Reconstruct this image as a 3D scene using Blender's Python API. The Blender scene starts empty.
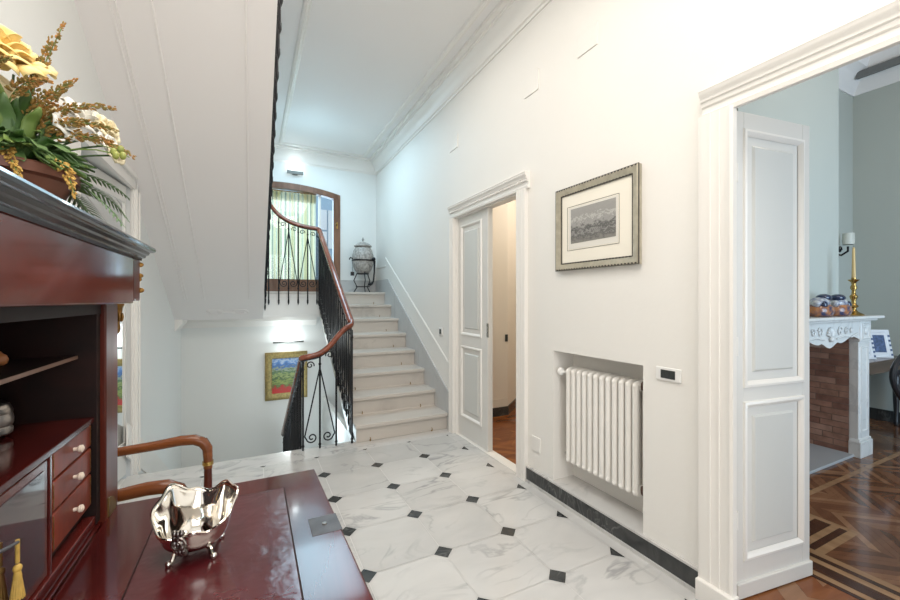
import bpy, bmesh, math, random
from mathutils import Vector, Matrix, Quaternion
random.seed(7)
S = bpy.context.scene
COL = S.collection
PI = math.pi

# ------------------------------------------------------------------ materials
def nt(name):
    m = bpy.data.materials.new(name); m.use_nodes = True
    n = m.node_tree.nodes; l = m.node_tree.links
    return m, n, l, n['Principled BSDF']

def mat(name, col, rough=.5, metal=0, coat=0, var=0, scale=6, bump=0, bscale=None, stretch=(1, 1, 1), detail=4, col2=None):
    m, n, l, b = nt(name)
    c = (*col, 1)
    b.inputs['Base Color'].default_value = c
    b.inputs['Roughness'].default_value = rough
    b.inputs['Metallic'].default_value = metal
    b.inputs['Coat Weight'].default_value = coat
    b.inputs['Coat Roughness'].default_value = .06
    if var or bump or col2:
        tc = n.new('ShaderNodeTexCoord'); mp = n.new('ShaderNodeMapping')
        mp.inputs['Scale'].default_value = stretch
        l.new(tc.outputs['Object'], mp.inputs[0])
        nz = n.new('ShaderNodeTexNoise'); nz.inputs['Scale'].default_value = scale; nz.inputs['Detail'].default_value = detail
        l.new(mp.outputs[0], nz.inputs['Vector'])
        if var or col2:
            r = n.new('ShaderNodeValToRGB')
            r.color_ramp.elements[0].position = .32; r.color_ramp.elements[1].position = .68
            d = col2 if col2 else tuple(x * (1 - var) for x in col)
            r.color_ramp.elements[0].color = (*d, 1); r.color_ramp.elements[1].color = c
            l.new(nz.outputs['Fac'], r.inputs[0]); l.new(r.outputs[0], b.inputs['Base Color'])
        if bump:
            n2 = n.new('ShaderNodeTexNoise'); n2.inputs['Scale'].default_value = bscale or scale; n2.inputs['Detail'].default_value = 3
            l.new(mp.outputs[0], n2.inputs['Vector'])
            bp = n.new('ShaderNodeBump'); bp.inputs['Strength'].default_value = bump; bp.inputs['Distance'].default_value = .01
            l.new(n2.outputs['Fac'], bp.inputs['Height']); l.new(bp.outputs[0], b.inputs['Normal'])
    return m

def marble(name, base, vein, rough, seed, vscale=2.2, amount=.5):
    m, n, l, b = nt(name)
    b.inputs['Roughness'].default_value = rough
    tc = n.new('ShaderNodeTexCoord'); mp = n.new('ShaderNodeMapping')
    mp.inputs['Location'].default_value = (seed * 3.1, seed * 1.7, seed * .9)
    mp.inputs['Rotation'].default_value = (0, 0, seed * .8)
    mp.inputs['Scale'].default_value = (1, 1.9, 1)
    l.new(tc.outputs['Object'], mp.inputs[0])
    def ridge(sc, lo, hi, dist):
        z = n.new('ShaderNodeTexNoise'); z.inputs['Scale'].default_value = sc; z.inputs['Detail'].default_value = 7
        z.inputs['Distortion'].default_value = dist
        l.new(mp.outputs[0], z.inputs['Vector'])
        s = n.new('ShaderNodeMath'); s.operation = 'SUBTRACT'; s.inputs[1].default_value = .5; l.new(z.outputs['Fac'], s.inputs[0])
        a = n.new('ShaderNodeMath'); a.operation = 'ABSOLUTE'; l.new(s.outputs[0], a.inputs[0])
        r = n.new('ShaderNodeMapRange'); r.inputs['From Min'].default_value = lo; r.inputs['From Max'].default_value = hi
        r.inputs['To Min'].default_value = 1; r.inputs['To Max'].default_value = 0
        l.new(a.outputs[0], r.inputs['Value'])
        return r.outputs[0]
    v1 = ridge(vscale, 0, .035, 1.2); v2 = ridge(vscale * .7, 0, .25, .6)
    z = n.new('ShaderNodeTexNoise'); z.inputs['Scale'].default_value = 1.6; l.new(mp.outputs[0], z.inputs['Vector'])
    zr = n.new('ShaderNodeMapRange'); zr.inputs['From Min'].default_value = .45; zr.inputs['From Max'].default_value = .7; l.new(z.outputs['Fac'], zr.inputs['Value'])
    mu = n.new('ShaderNodeMath'); mu.operation = 'MULTIPLY'; l.new(v1, mu.inputs[0]); l.new(zr.outputs[0], mu.inputs[1])
    m2 = n.new('ShaderNodeMath'); m2.operation = 'MULTIPLY'; m2.inputs[1].default_value = .28; l.new(v2, m2.inputs[0])
    ad = n.new('ShaderNodeMath'); ad.operation = 'ADD'; ad.use_clamp = True; l.new(mu.outputs[0], ad.inputs[0]); l.new(m2.outputs[0], ad.inputs[1])
    m3 = n.new('ShaderNodeMath'); m3.operation = 'MULTIPLY'; m3.inputs[1].default_value = amount; l.new(ad.outputs[0], m3.inputs[0])
    mx = n.new('ShaderNodeMix'); mx.data_type = 'RGBA'
    mx.inputs['A'].default_value = (*base, 1); mx.inputs['B'].default_value = (*vein, 1)
    l.new(m3.outputs[0], mx.inputs['Factor']); l.new(mx.outputs['Result'], b.inputs['Base Color'])
    return m

def wood(name, dark, light, rough=.25, coat=.4, scale=5, axis='X', dist=5):
    m, n, l, b = nt(name)
    b.inputs['Roughness'].default_value = rough; b.inputs['Coat Weight'].default_value = coat * .45; b.inputs['Coat Roughness'].default_value = .06; b.inputs['Specular IOR Level'].default_value = .28
    tc = n.new('ShaderNodeTexCoord'); mp = n.new('ShaderNodeMapping')
    st = {'X': (.25, 1.5, 1.5), 'Y': (1.5, .25, 1.5), 'Z': (1.5, 1.5, .25)}[axis]
    mp.inputs['Scale'].default_value = st
    l.new(tc.outputs['Object'], mp.inputs[0])
    z = n.new('ShaderNodeTexNoise'); z.inputs['Scale'].default_value = scale; z.inputs['Detail'].default_value = 8; z.inputs['Distortion'].default_value = dist * .3
    l.new(mp.outputs[0], z.inputs['Vector'])
    r = n.new('ShaderNodeValToRGB'); r.color_ramp.elements[0].position = .3; r.color_ramp.elements[1].position = .72
    r.color_ramp.elements[0].color = (*dark, 1); r.color_ramp.elements[1].color = (*light, 1)
    l.new(z.outputs['Fac'], r.inputs[0]); l.new(r.outputs[0], b.inputs['Base Color'])
    return m

def emit(name, col, st):
    m, n, l, b = nt(name)
    b.inputs['Base Color'].default_value = (*col, 1)
    b.inputs['Emission Color'].default_value = (*col, 1); b.inputs['Emission Strength'].default_value = st
    return m

def glass(name, alpha=.12, tint=(1, 1, 1)):
    m, n, l, b = nt(name)
    out = n['Material Output']; t = n.new('ShaderNodeBsdfTransparent'); g = n.new('ShaderNodeBsdfGlossy'); x = n.new('ShaderNodeMixShader')
    t.inputs[0].default_value = (*tint, 1); g.inputs['Roughness'].default_value = .02
    x.inputs[0].default_value = alpha
    l.new(t.outputs[0], x.inputs[1]); l.new(g.outputs[0], x.inputs[2]); l.new(x.outputs[0], out.inputs['Surface'])
    return m

PAINT = mat('wall_paint', (.80, .775, .735), .62, var=.025, scale=1.1, bump=.05, bscale=40)
CEIL = mat('ceiling_paint', (.82, .80, .785), .65, var=.02, scale=.8)
SOFFIT = mat('soffit_paint', (.84, .80, .78), .65, var=.02, scale=.8)
STAIRPAINT = mat('stair_wall_paint', (.77, .775, .755), .62, var=.025, scale=1.1)
TRIM = mat('trim_white_gloss', (.80, .77, .73), .32, coat=.15)
DOORW_SHADE = mat('door_white_gloss_shaded', (.69, .67, .635), .3, coat=.15)  # darker than the trim white: the open leaf's shade is put into the colour
DOORP = mat('door_panel_grey', (.60, .60, .575), .35, coat=.1)
ROOMA = mat('sitting_room_paint', (.45, .475, .435), .6, var=.03, scale=1)
ROOMB = mat('back_room_paint', (.80, .74, .66), .6, var=.03, scale=1)
MB1 = marble('white_marble', (.60, .585, .565), (.22, .22, .23), .13, 1, amount=.62)
MB2 = marble('white_marble_b', (.57, .555, .535), (.20, .20, .21), .13, 2, amount=.62)
MB3 = marble('white_marble_c', (.63, .615, .595), (.24, .24, .24), .13, 3, amount=.62)
GROUT = mat('floor_joint', (.58, .57, .55), .5)
BLACKM = marble('black_marble', (.018, .02, .021), (.35, .35, .34), .16, 4, 6, .35)
STEPM = marble('stair_marble', (.58, .535, .485), (.33, .30, .275), .32, 5, 1.5, .5)
GREYM = marble('grey_skirting_marble', (.52, .52, .515), (.33, .33, .34), .3, 6, 2.5, .6)
MAHOG = wood('mahogany', (.035, .005, .003), (.17, .026, .010), .14, .7, 4, 'Y')
MAHOGV = wood('mahogany_upright', (.03, .005, .003), (.11, .016, .007), .30, .1, 5, 'Z')
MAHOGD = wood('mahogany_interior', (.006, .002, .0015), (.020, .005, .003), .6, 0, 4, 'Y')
MAHOGF = wood('mahogany_fall_front', (.035, .005, .005), (.105, .014, .011), .13, .6, 4, 'Y')
LEATHER = mat('oxblood_leather', (.085, .009, .012), .22, coat=.25, var=.35, scale=5, bump=.35, bscale=14)
DRAWERW = wood('drawer_mahogany', (.09, .011, .004), (.26, .038, .010), .40, .05, 7, 'Z')
RAILW = wood('handrail_wood', (.13, .032, .018), (.30, .085, .04), .17, .8, 9, 'Y')
CHAIRW = wood('chair_walnut', (.11, .034, .012), (.27, .085, .028), .25, .5, 8, 'X')
ARCHW = wood('arch_door_wood', (.12, .055, .032), (.25, .125, .075), .35, .2, 6, 'Z')
IRON = mat('wrought_iron', (.022, .022, .025), .42, metal=.6, var=.3, scale=30)
GILT = mat('gilt_bronze', (.36, .19, .055), .35, metal=1, var=.5, scale=60, bump=.6, bscale=70)
BRASS = mat('aged_brass', (.50, .33, .11), .25, metal=1, var=.3, scale=30)
STEELP = mat('lock_steel', (.13, .13, .14), .5, metal=.6, var=.3, scale=25)
SILVER = mat('polished_silver', (.87, .83, .77), .08, metal=1, bump=.03, bscale=14)
DSILVER = mat('tarnished_silver', (.34, .31, .29), .3, metal=1, var=.5, scale=40)
IVORY = mat('ivory_knob', (.78, .66, .55), .35)
GOLDSILK = mat('gold_silk', (.72, .46, .10), .6, var=.35, scale=50)
RADW = mat('radiator_enamel', (.82, .79, .75), .33, coat=.2)
BROWNCAP = mat('brown_plug', (.10, .05, .035), .5)
CHROME = mat('chrome', (.7, .7, .7), .15, metal=1)
WPLASTIC = mat('white_plastic', (.80, .79, .77), .35)
DPLASTIC = mat('dark_plastic', (.03, .035, .035), .4)
FRAMEG = mat('champagne_frame', (.47, .425, .33), .42, metal=.15, var=.25, scale=25)
FRAMED = mat('frame_dark_line', (.035, .03, .025), .5)
MATB = mat('mat_board', (.82, .77, .67), .8)
PAPER = mat('print_paper', (.70, .67, .61), .8)
GOLDF = mat('painting_gilt_frame', (.34, .255, .09), .4, metal=.5, var=.4, scale=35)
TERRA = mat('terracotta', (.20, .075, .045), .5, var=.4, scale=9)
BRICK1 = mat('firebrick', (.38, .21, .15), .8, var=.35, scale=14, bump=.4)
BRICK2 = mat('firebrick_dark', (.28, .145, .105), .8, var=.35, scale=14, bump=.4)
BRICK3 = mat('firebrick_pale', (.45, .27, .20), .8, var=.3, scale=14, bump=.4)
MORTAR = mat('brick_mortar', (.20, .14, .11), .9)
FIREM = marble('fireplace_marble', (.70, .70, .68), (.40, .40, .40), .2, 8, 3, .4)
HEARTH = marble('hearth_marble', (.40, .42, .43), (.28, .3, .3), .25, 9, 3, .4)
CANDLE = mat('beeswax_candle', (.62, .45, .20), .5)
TABLEW = wood('console_wood', (.06, .03, .018), (.15, .085, .05), .22, .5, 6, 'X')
DARKLEG = mat('ebonised_wood', (.014, .014, .018), .3, coat=.3)
PHOTOF = mat('frame_porcelain', (.78, .80, .84), .25, coat=.3)
BLUEP = mat('photo_blue', (.12, .18, .34), .3, var=.6, scale=40)
IMARI = mat('imari_orange', (.50, .20, .06), .25, coat=.3, var=.6, scale=22, col2=(.03, .035, .09))
IMARIB = mat('imari_blue', (.012, .025, .07), .2, coat=.5)
IMARIW = mat('imari_white', (.62, .62, .60), .2, coat=.3, scale=26, var=.5, col2=(.10, .12, .22))
URNM = mat('speckled_urn', (.50, .47, .44), .5, var=.6, scale=34, bump=.3)
VENTG = mat('vent_grey', (.16, .16, .155), .5)
LAMPG = mat('lamp_dark_metal', (.12, .12, .11), .4, metal=.4)
OUTW = mat('outside_wall', (.78, .80, .82), .7)
OUTG = mat('outside_facade', (.36, .50, .62), .6)
MIRROR = mat('mirror_glass', (.86, .88, .88), .03, metal=1)
GLASS = glass('window_glass', .03)
UPH = mat('chair_upholstery', (.45, .36, .22), .8, var=.3, scale=40)
P_TONES = [wood('parquet_' + k, a, b, .15, .5, 7, 'X') for k, a, b in (
    ('a', (.125, .052, .026), (.175, .076, .038)), ('b', (.18, .080, .040), (.25, .118, .060)),
    ('c', (.075, .031, .016), (.115, .050, .026)), ('d', (.24, .120, .062), (.32, .170, .092)))]
P_LIGHT = wood('parquet_pale_band', (.25, .14, .07), (.38, .23, .125), .22, .3, 7, 'Y')
P_DARK = wood('parquet_dark_band', (.04, .016, .009), (.085, .034, .018), .22, .3, 7, 'Y')
P_OR = [wood('warm_parquet_' + k, a, b, .25, .25, 7, 'X') for k, a, b in (
    ('a', (.17, .052, .014), (.29, .095, .028)), ('b', (.21, .068, .018), (.34, .125, .036)), ('c', (.14, .042, .012), (.25, .082, .026)))]
PETY = mat('yellow_petal', (.88, .64, .20), .6, var=.18, scale=9, col2=(.92, .76, .40))
PETW = mat('white_petal', (.84, .82, .76), .6, var=.08, scale=12)
PETC = mat('cream_petal', (.86, .76, .52), .6, var=.15, scale=12)
ASTIL = mat('astilbe_orange', (.52, .23, .06), .7, var=.5, scale=70, col2=(.19, .19, .05))
ASTIL2 = mat('astilbe_gold', (.70, .43, .10), .7, var=.4, scale=70)
LEAFD = mat('leaf_dark_green', (.055, .13, .025), .45, var=.45, scale=15)
LEAFL = mat('leaf_light_green', (.20, .30, .07), .5, var=.35, scale=15)
FERNG = mat('fern_green', (.13, .235, .075), .5, var=.35, scale=20)
BUDG = mat('bud_green', (.33, .36, .08), .45, var=.3, scale=20)

def curtain_mat():
    m, n, l, b = nt('striped_curtain')
    tc = n.new('ShaderNodeTexCoord'); sx = n.new('ShaderNodeSeparateXYZ'); l.new(tc.outputs['UV'], sx.inputs[0])
    r = n.new('ShaderNodeValToRGB'); r.color_ramp.interpolation = 'CONSTANT'
    mm = n.new('ShaderNodeMath'); mm.operation = 'MULTIPLY'; mm.inputs[1].default_value = 6; l.new(sx.outputs[0], mm.inputs[0])
    fr = n.new('ShaderNodeMath'); fr.operation = 'FRACT'; l.new(mm.outputs[0], fr.inputs[0])
    l.new(fr.outputs[0], r.inputs[0])
    cr = r.color_ramp
    cols = [(0, (.66, .60, .36)), (.22, (.40, .42, .30)), (.34, (.74, .70, .52)), (.55, (.27, .31, .24)), (.66, (.68, .63, .42)), (.86, (.46, .47, .36))]
    cr.elements[0].position = 0; cr.elements[0].color = (*cols[0][1], 1)
    cr.elements[1].position = cols[1][0]; cr.elements[1].color = (*cols[1][1], 1)
    for p, c in cols[2:]:
        e = cr.elements.new(p); e.color = (*c, 1)
    l.new(r.outputs[0], b.inputs['Base Color']); b.inputs['Roughness'].default_value = .6
    tr = n.new('ShaderNodeBsdfTranslucent'); l.new(r.outputs[0], tr.inputs[0])
    x = n.new('ShaderNodeMixShader'); x.inputs[0].default_value = .45
    l.new(b.outputs[0], x.inputs[1]); l.new(tr.outputs[0], x.inputs[2]); l.new(x.outputs[0], n['Material Output'].inputs['Surface'])
    return m
CURT = curtain_mat()

def painting_mat():
    # generic landscape: blue sky, green fields, red flowers at the foot
    m, n, l, b = nt('landscape_canvas')
    tc = n.new('ShaderNodeTexCoord'); sx = n.new('ShaderNodeSeparateXYZ'); l.new(tc.outputs['UV'], sx.inputs[0])
    z = n.new('ShaderNodeTexNoise'); z.inputs['Scale'].default_value = 7; z.inputs['Detail'].default_value = 6
    mp = n.new('ShaderNodeMapping'); mp.inputs['Scale'].default_value = (1, 2.4, 1); l.new(tc.outputs['UV'], mp.inputs[0]); l.new(mp.outputs[0], z.inputs['Vector'])
    a = n.new('ShaderNodeMath'); a.operation = 'MULTIPLY_ADD'; a.inputs[1].default_value = .55; l.new(z.outputs['Fac'], a.inputs[0])
    o = n.new('ShaderNodeMath'); o.operation = 'SUBTRACT'; o.inputs[1].default_value = .275; l.new(sx.outputs[1], o.inputs[0]); l.new(o.outputs[0], a.inputs[2])
    r = n.new('ShaderNodeValToRGB'); cr = r.color_ramp
    st = [(0, (.55, .02, .015)), (.14, (.50, .03, .02)), (.22, (.10, .16, .04)), (.34, (.32, .40, .10)), (.42, (.06, .12, .05)), (.52, (.38, .45, .16)),
          (.60, (.08, .17, .08)), (.68, (.36, .42, .28)), (.76, (.08, .16, .36)), (.86, (.10, .24, .55)), (.95, (.45, .55, .66))]
    cr.elements[0].position = 0; cr.elements[0].color = (*st[0][1], 1); cr.elements[1].position = 1; cr.elements[1].color = (.12, .25, .55, 1)
    for p, c in st[1:]:
        e = cr.elements.new(p); e.color = (*c, 1)
    l.new(a.outputs[0], r.inputs[0]); l.new(r.outputs[0], b.inputs['Base Color']); b.inputs['Roughness'].default_value = .45
    return m
CANVAS = painting_mat()

def print_mat():
    # generic grey engraving: pale sky, pale peak, dark rough foreground
    m, n, l, b = nt('grey_engraving')
    tc = n.new('ShaderNodeTexCoord'); sx = n.new('ShaderNodeSeparateXYZ'); l.new(tc.outputs['UV'], sx.inputs[0])
    z = n.new('ShaderNodeTexNoise'); z.inputs['Scale'].default_value = 11; z.inputs['Detail'].default_value = 8; z.inputs['Roughness'].default_value = .7
    l.new(tc.outputs['UV'], z.inputs['Vector'])
    a = n.new('ShaderNodeMath'); a.operation = 'MULTIPLY_ADD'; a.inputs[1].default_value = .9; l.new(z.outputs['Fac'], a.inputs[0])
    o = n.new('ShaderNodeMath'); o.operation = 'SUBTRACT'; o.inputs[1].default_value = .45; l.new(sx.outputs[1], o.inputs[0]); l.new(o.outputs[0], a.inputs[2])
    r = n.new('ShaderNodeValToRGB'); cr = r.color_ramp
    cr.elements[0].position = .05; cr.elements[0].color = (.22, .21, .19, 1); cr.elements[1].position = 1; cr.elements[1].color = (.33, .32, .30, 1)
    for p, c in [(.18, .10), (.28, .30), (.36, .07), (.46, .22), (.52, .34), (.60, .28), (.68, .50), (.74, .30)]:
        e = cr.elements.new(p); e.color = (c, c * .97, c * .92, 1)
    l.new(a.outputs[0], r.inputs[0]); l.new(r.outputs[0], b.inputs['Base Color']); b.inputs['Roughness'].default_value = .7
    return m
PRINT = print_mat()

# ------------------------------------------------------------------ mesh builder
class MB:
    def __init__(s, M=None):
        s.v = []; s.f = []; s.mi = []; s.uv = {}; s.M = M
    def add(s, vs, fs, mi=0, uvs=None):
        o = len(s.v)
        for p in vs:
            p = Vector(p)
            s.v.append(s.M @ p if s.M else p)
        for k, f in enumerate(fs):
            if uvs: s.uv[len(s.f)] = uvs[k]
            s.f.append([o + i for i in f]); s.mi.append(mi)
        return s
    def box(s, x0, y0, z0, x1, y1, z1, mi=0):
        x0, x1 = sorted((x0, x1)); y0, y1 = sorted((y0, y1)); z0, z1 = sorted((z0, z1))
        v = [(x0, y0, z0), (x1, y0, z0), (x1, y1, z0), (x0, y1, z0), (x0, y0, z1), (x1, y0, z1), (x1, y1, z1), (x0, y1, z1)]
        return s.add(v, [(3, 2, 1, 0), (4, 5, 6, 7), (0, 1, 5, 4), (1, 2, 6, 5), (2, 3, 7, 6), (3, 0, 4, 7)], mi)
    def prism(s, poly, axis, a, b, mi=0):
        # poly: 2D points; axis x -> (y,z), y -> (x,z), z -> (x,y)
        def P(p, t):
            return {'x': (t, p[0], p[1]), 'y': (p[0], t, p[1]), 'z': (p[0], p[1], t)}[axis]
        n = len(poly)
        v = [P(p, a) for p in poly] + [P(p, b) for p in poly]
        f = [tuple(range(n - 1, -1, -1)), tuple(range(n, 2 * n))]
        f += [(i, (i + 1) % n, n + (i + 1) % n, n + i) for i in range(n)]
        return s.add(v, f, mi)
    def tube(s, pts, r, seg=8, sx=1, sy=1, mi=0, up=None):
        pts = [Vector(p) for p in pts]; n = len(pts)
        rs = r if isinstance(r, (list, tuple)) else [r] * n
        T = []
        for i in range(n):
            d = pts[min(i + 1, n - 1)] - pts[max(i - 1, 0)]
            T.append(d.normalized() if d.length > 1e-9 else Vector((0, 0, 1)))
        ref = Vector(up) if up else (Vector((0, 0, 1)) if abs(T[0].z) < .9 else Vector((1, 0, 0)))
        N = (ref - T[0] * ref.dot(T[0])).normalized()
        vs = []; fs = []
        for i in range(n):
            if i:
                if up:
                    N = (ref - T[i] * ref.dot(T[i])).normalized()
                else:
                    q = T[i - 1].rotation_difference(T[i]); N = q @ N
                    N = (N - T[i] * N.dot(T[i])).normalized()
            B = T[i].cross(N)
            for k in range(seg):
                a = 2 * PI * k / seg + PI / seg
                vs.append(pts[i] + (N * math.cos(a) * sx + B * math.sin(a) * sy) * rs[i])
        for i in range(n - 1):
            for k in range(seg):
                k2 = (k + 1) % seg
                fs.append((i * seg + k, i * seg + k2, (i + 1) * seg + k2, (i + 1) * seg + k))
        fs.append(tuple(range(seg - 1, -1, -1))); fs.append(tuple((n - 1) * seg + k for k in range(seg)))
        return s.add(vs, fs, mi)
    def lathe(s, prof, c=(0, 0, 0), seg=24, mi=0, axis='z', sx=1, sy=1):
        vs = []; fs = []; n = len(prof)
        for r, z in prof:
            for k in range(seg):
                a = 2 * PI * k / seg
                p = (r * math.cos(a) * sx, r * math.sin(a) * sy, z)
                if axis == 'x': p = (p[2], p[0], p[1])
                if axis == 'y': p = (p[0], p[2], p[1])
                vs.append((c[0] + p[0], c[1] + p[1], c[2] + p[2]))
        for i in range(n - 1):
            for k in range(seg):
                k2 = (k + 1) % seg
                fs.append((i * seg + k, i * seg + k2, (i + 1) * seg + k2, (i + 1) * seg + k))
        fs.append(tuple(range(seg - 1, -1, -1))); fs.append(tuple((n - 1) * seg + k for k in range(seg)))
        return s.add(vs, fs, mi)
    def ball(s, c, rx, ry=None, rz=None, seg=12, rings=8, mi=0, M=None):
        ry = ry or rx; rz = rz or rx
        vs = []; fs = []
        for i in range(rings + 1):
            t = PI * i / rings
            for k in range(seg):
                a = 2 * PI * k / seg
                p = Vector((rx * math.sin(t) * math.cos(a), ry * math.sin(t) * math.sin(a), rz * math.cos(t)))
                if M: p = M @ p
                vs.append(Vector(c) + p)
        for i in range(rings):
            for k in range(seg):
                k2 = (k + 1) % seg
                fs.append((i * seg + k, (i + 1) * seg + k, (i + 1) * seg + k2, i * seg + k2))
        return s.add(vs, fs, mi)
    def grid(s, fn, nu, nv, mi=0, closed=False, uv=False):
        vs = [fn(i / nu, j / nv) for j in range(nv + 1) for i in range(nu + (0 if closed else 1))]
        w = nu if closed else nu + 1; fs = []; uvs = []
        for j in range(nv):
            for i in range(nu):
                i2 = (i + 1) % w
                fs.append((j * w + i, j * w + i2, (j + 1) * w + i2, (j + 1) * w + i))
                uvs.append([(i / nu, j / nv), ((i + 1) / nu, j / nv), ((i + 1) / nu, (j + 1) / nv), (i / nu, (j + 1) / nv)])
        return s.add(vs, fs, mi, uvs if uv else None)
    def loops(s, P, a0, a1, b0, b1, prof, cap=True, back=None, mi=0):
        # rectangular moulding: prof is a list of (inset, height); P maps (a,b,h) to the world
        vs = []; fs = []
        for ins, h in prof:
            vs += [P(a0 + ins, b0 + ins, h), P(a1 - ins, b0 + ins, h), P(a1 - ins, b1 - ins, h), P(a0 + ins, b1 - ins, h)]
        for i in range(len(prof) - 1):
            for k in range(4):
                k2 = (k + 1) % 4
                fs.append((i * 4 + k, i * 4 + k2, i * 4 + 4 + k2, i * 4 + 4 + k))
        if cap:
            o = (len(prof) - 1) * 4; fs.append((o, o + 1, o + 2, o + 3))
        return s.add(vs, fs, mi)
    def build(s, name, m, parent=None, smooth=False, bev=0, solid=0, sub=0, kind=None, bseg=2):
        lo = Vector([min(p[i] for p in s.v) for i in range(3)]); hi = Vector([max(p[i] for p in s.v) for i in range(3)])
        c = (lo + hi) / 2
        if parent is None and kind != 'structure': c.z = lo.z
        me = bpy.data.meshes.new(name)
        me.from_pydata([p - c for p in s.v], [], s.f)
        for mm in (m if isinstance(m, (list, tuple)) else [m]): me.materials.append(mm)
        for i, p in enumerate(me.polygons): p.material_index = s.mi[i]
        if s.uv:
            ul = me.uv_layers.new(name='UVMap')
            for i, p in enumerate(me.polygons):
                if i in s.uv:
                    for k, li in enumerate(p.loop_indices): ul.data[li].uv = s.uv[i][k]
        b = bmesh.new(); b.from_mesh(me)
        bmesh.ops.recalc_face_normals(b, faces=b.faces); b.to_mesh(me); b.free()
        me.polygons.foreach_set('use_smooth', [bool(smooth)] * len(me.polygons))
        if smooth and smooth != 'all':
            try: me.set_sharp_from_angle(angle=math.radians(42))
            except Exception: pass
        o = bpy.data.objects.new(name, me); COL.objects.link(o)
        par = Vector((0, 0, 0)); q = parent
        while q is not None:
            par += Vector(q.location); q = q.parent
        o.location = c - par
        if parent is not None: o.parent = parent
        if solid:
            d = o.modifiers.new('s', 'SOLIDIFY'); d.thickness = solid; d.offset = 0
        if bev:
            d = o.modifiers.new('b', 'BEVEL'); d.width = bev; d.segments = bseg; d.limit_method = 'ANGLE'; d.angle_limit = .6
        if sub:
            d = o.modifiers.new('u', 'SUBSURF'); d.levels = sub; d.render_levels = sub
        if kind: o['kind'] = kind
        return o

def thing(name, label, cat, loc, group=None):
    o = bpy.data.objects.new(name, None); COL.objects.link(o); o.location = loc
    o.empty_display_size = .1
    o['label'] = label; o['category'] = cat
    if group: o['group'] = group
    return o
def tag(o, label, cat, group=None):
    o['label'] = label; o['category'] = cat
    if group: o['group'] = group
    return o
def st(name, mb, m, parent=None, **k):
    return mb.build(name, m, parent, kind=None if parent else 'structure', **k)

# ------------------------------------------------------------------ key dimensions
WX = 1.779          # face of the right-hand wall
LX = -.82           # face of the left-hand wall
YB = 6.2            # far wall
YF = 3.65           # edge of the hall floor at the stairwell
CZ = 3.48           # hall ceiling
BACK = -2.6
LAND = 1.4145       # landing level
TH = .085

# ------------------------------------------------------------------ walls
w = MB()
# right wall, hall side, with openings: big door y -.25...949, niche, small door 2.42..3.46
def rw(y0, y1, z0, z1, x1=WX + TH): w.box(WX, y0, z0, x1, y1, z1)
rw(BACK, -.25, -.1, CZ + .5); rw(-.25, 1.0, 2.132, CZ + .5); rw(1.0, 1.371, -.1, CZ + .5)
rw(1.371, 2.045, .967, CZ + .5); rw(1.371, 2.045, -.1, .10); rw(2.045, 2.42, -.1, CZ + .5)
rw(2.42, 3.46, 2.10, CZ + .5); rw(3.46, YB + .2, -1.6, CZ + .5)
w.box(1.955, 1.30, -.1, 2.0, 2.11, 1.03)                       # back of the niche
w.box(WX + TH, 1.30, -.1, 1.955, 1.371, 1.03); w.box(WX + TH, 2.045, -.1, 1.955, 2.11, 1.03); w.box(WX + TH, 1.371, .967, 1.955, 2.045, 1.03)
st('wall_right', w, PAINT)
# left wall with the doorway recess y 2.75..3.66
w = MB()
w.box(LX - .25, BACK, -.1, LX, 2.7, CZ + .5); w.box(LX - .25, 2.7, 2.16, LX, 3.77, CZ + .5); w.box(LX - .25, 3.77, -1.8, LX, YB + .2, CZ + .5)
w.box(LX - .25, 2.7, -.1, LX - .2, 3.77, 2.16)
st('wall_left', w, STAIRPAINT)
# far wall with segmental-arched opening
w = MB()
ax0, ax1, R = -.31, 1.21, 2.95
acx = (ax0 + ax1) / 2
def arch_z(x, drop=0, top=2.99): return top - drop - (R - math.sqrt(R * R - (x - acx) ** 2))
w.box(LX, YB, -1.8, ax0, YB + .2, CZ + .5); w.box(ax1, YB, -1.8, WX, YB + .2, CZ + .5); w.box(ax0, YB, -1.8, ax1, YB + .2, LAND)
N = 16
for i in range(N):
    xa = ax0 + (ax1 - ax0) * i / N; xb = ax0 + (ax1 - ax0) * (i + 1) / N
    w.prism([(xa, arch_z(xa)), (xb, arch_z(xb)), (xb, CZ + .5), (xa, CZ + .5)], 'y', YB, YB + .2)
st('wall_far', w, STAIRPAINT)
# wall behind the camera with an unseen tall opening added to let light in
w = MB()
w.box(LX - .25, BACK - .2, -.1, -.35, BACK, CZ + .5); w.box(1.35, BACK - .2, -.1, WX + TH, BACK, CZ + .5)
w.box(-.35, BACK - .2, -.1, 1.35, BACK, .5); w.box(-.35, BACK - .2, 2.9, 1.35, BACK, CZ + .5)
st('wall_back', w, PAINT)
c = MB()
c.box(.13, 1.55, CZ, WX, YB, CZ + .25); c.box(LX, BACK, CZ, WX, 1.55, CZ + .25); c.box(LX, 1.55, 4.6, .13, YB, 4.7)
c.box(.10, 1.55, CZ + .25, .13, YB, 4.6)
st('ceiling', c, CEIL)

# crown mouldings
def crown_prof(sg, x0):
    # (offset from the wall, height)
    p = [(0, 3.285), (.012, 3.285), (.016, 3.30), (.03, 3.305), (.034, 3.325), (.045, 3.36), (.066, 3.392), (.098, 3.415), (.102, 3.43), (.115, 3.432), (.12, 3.45), (.15, 3.455), (.155, CZ), (0, CZ)]
    return [(x0 + sg * a, z) for a, z in p]
st('trim_1', MB().prism(crown_prof(-1, WX), 'y', BACK, YB), TRIM, smooth=True)
m = MB(); m.prism([(y, z) for y, z in crown_prof(-1, YB)], 'x', .1, WX); st('trim_2', m, TRIM, smooth=True)
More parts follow.
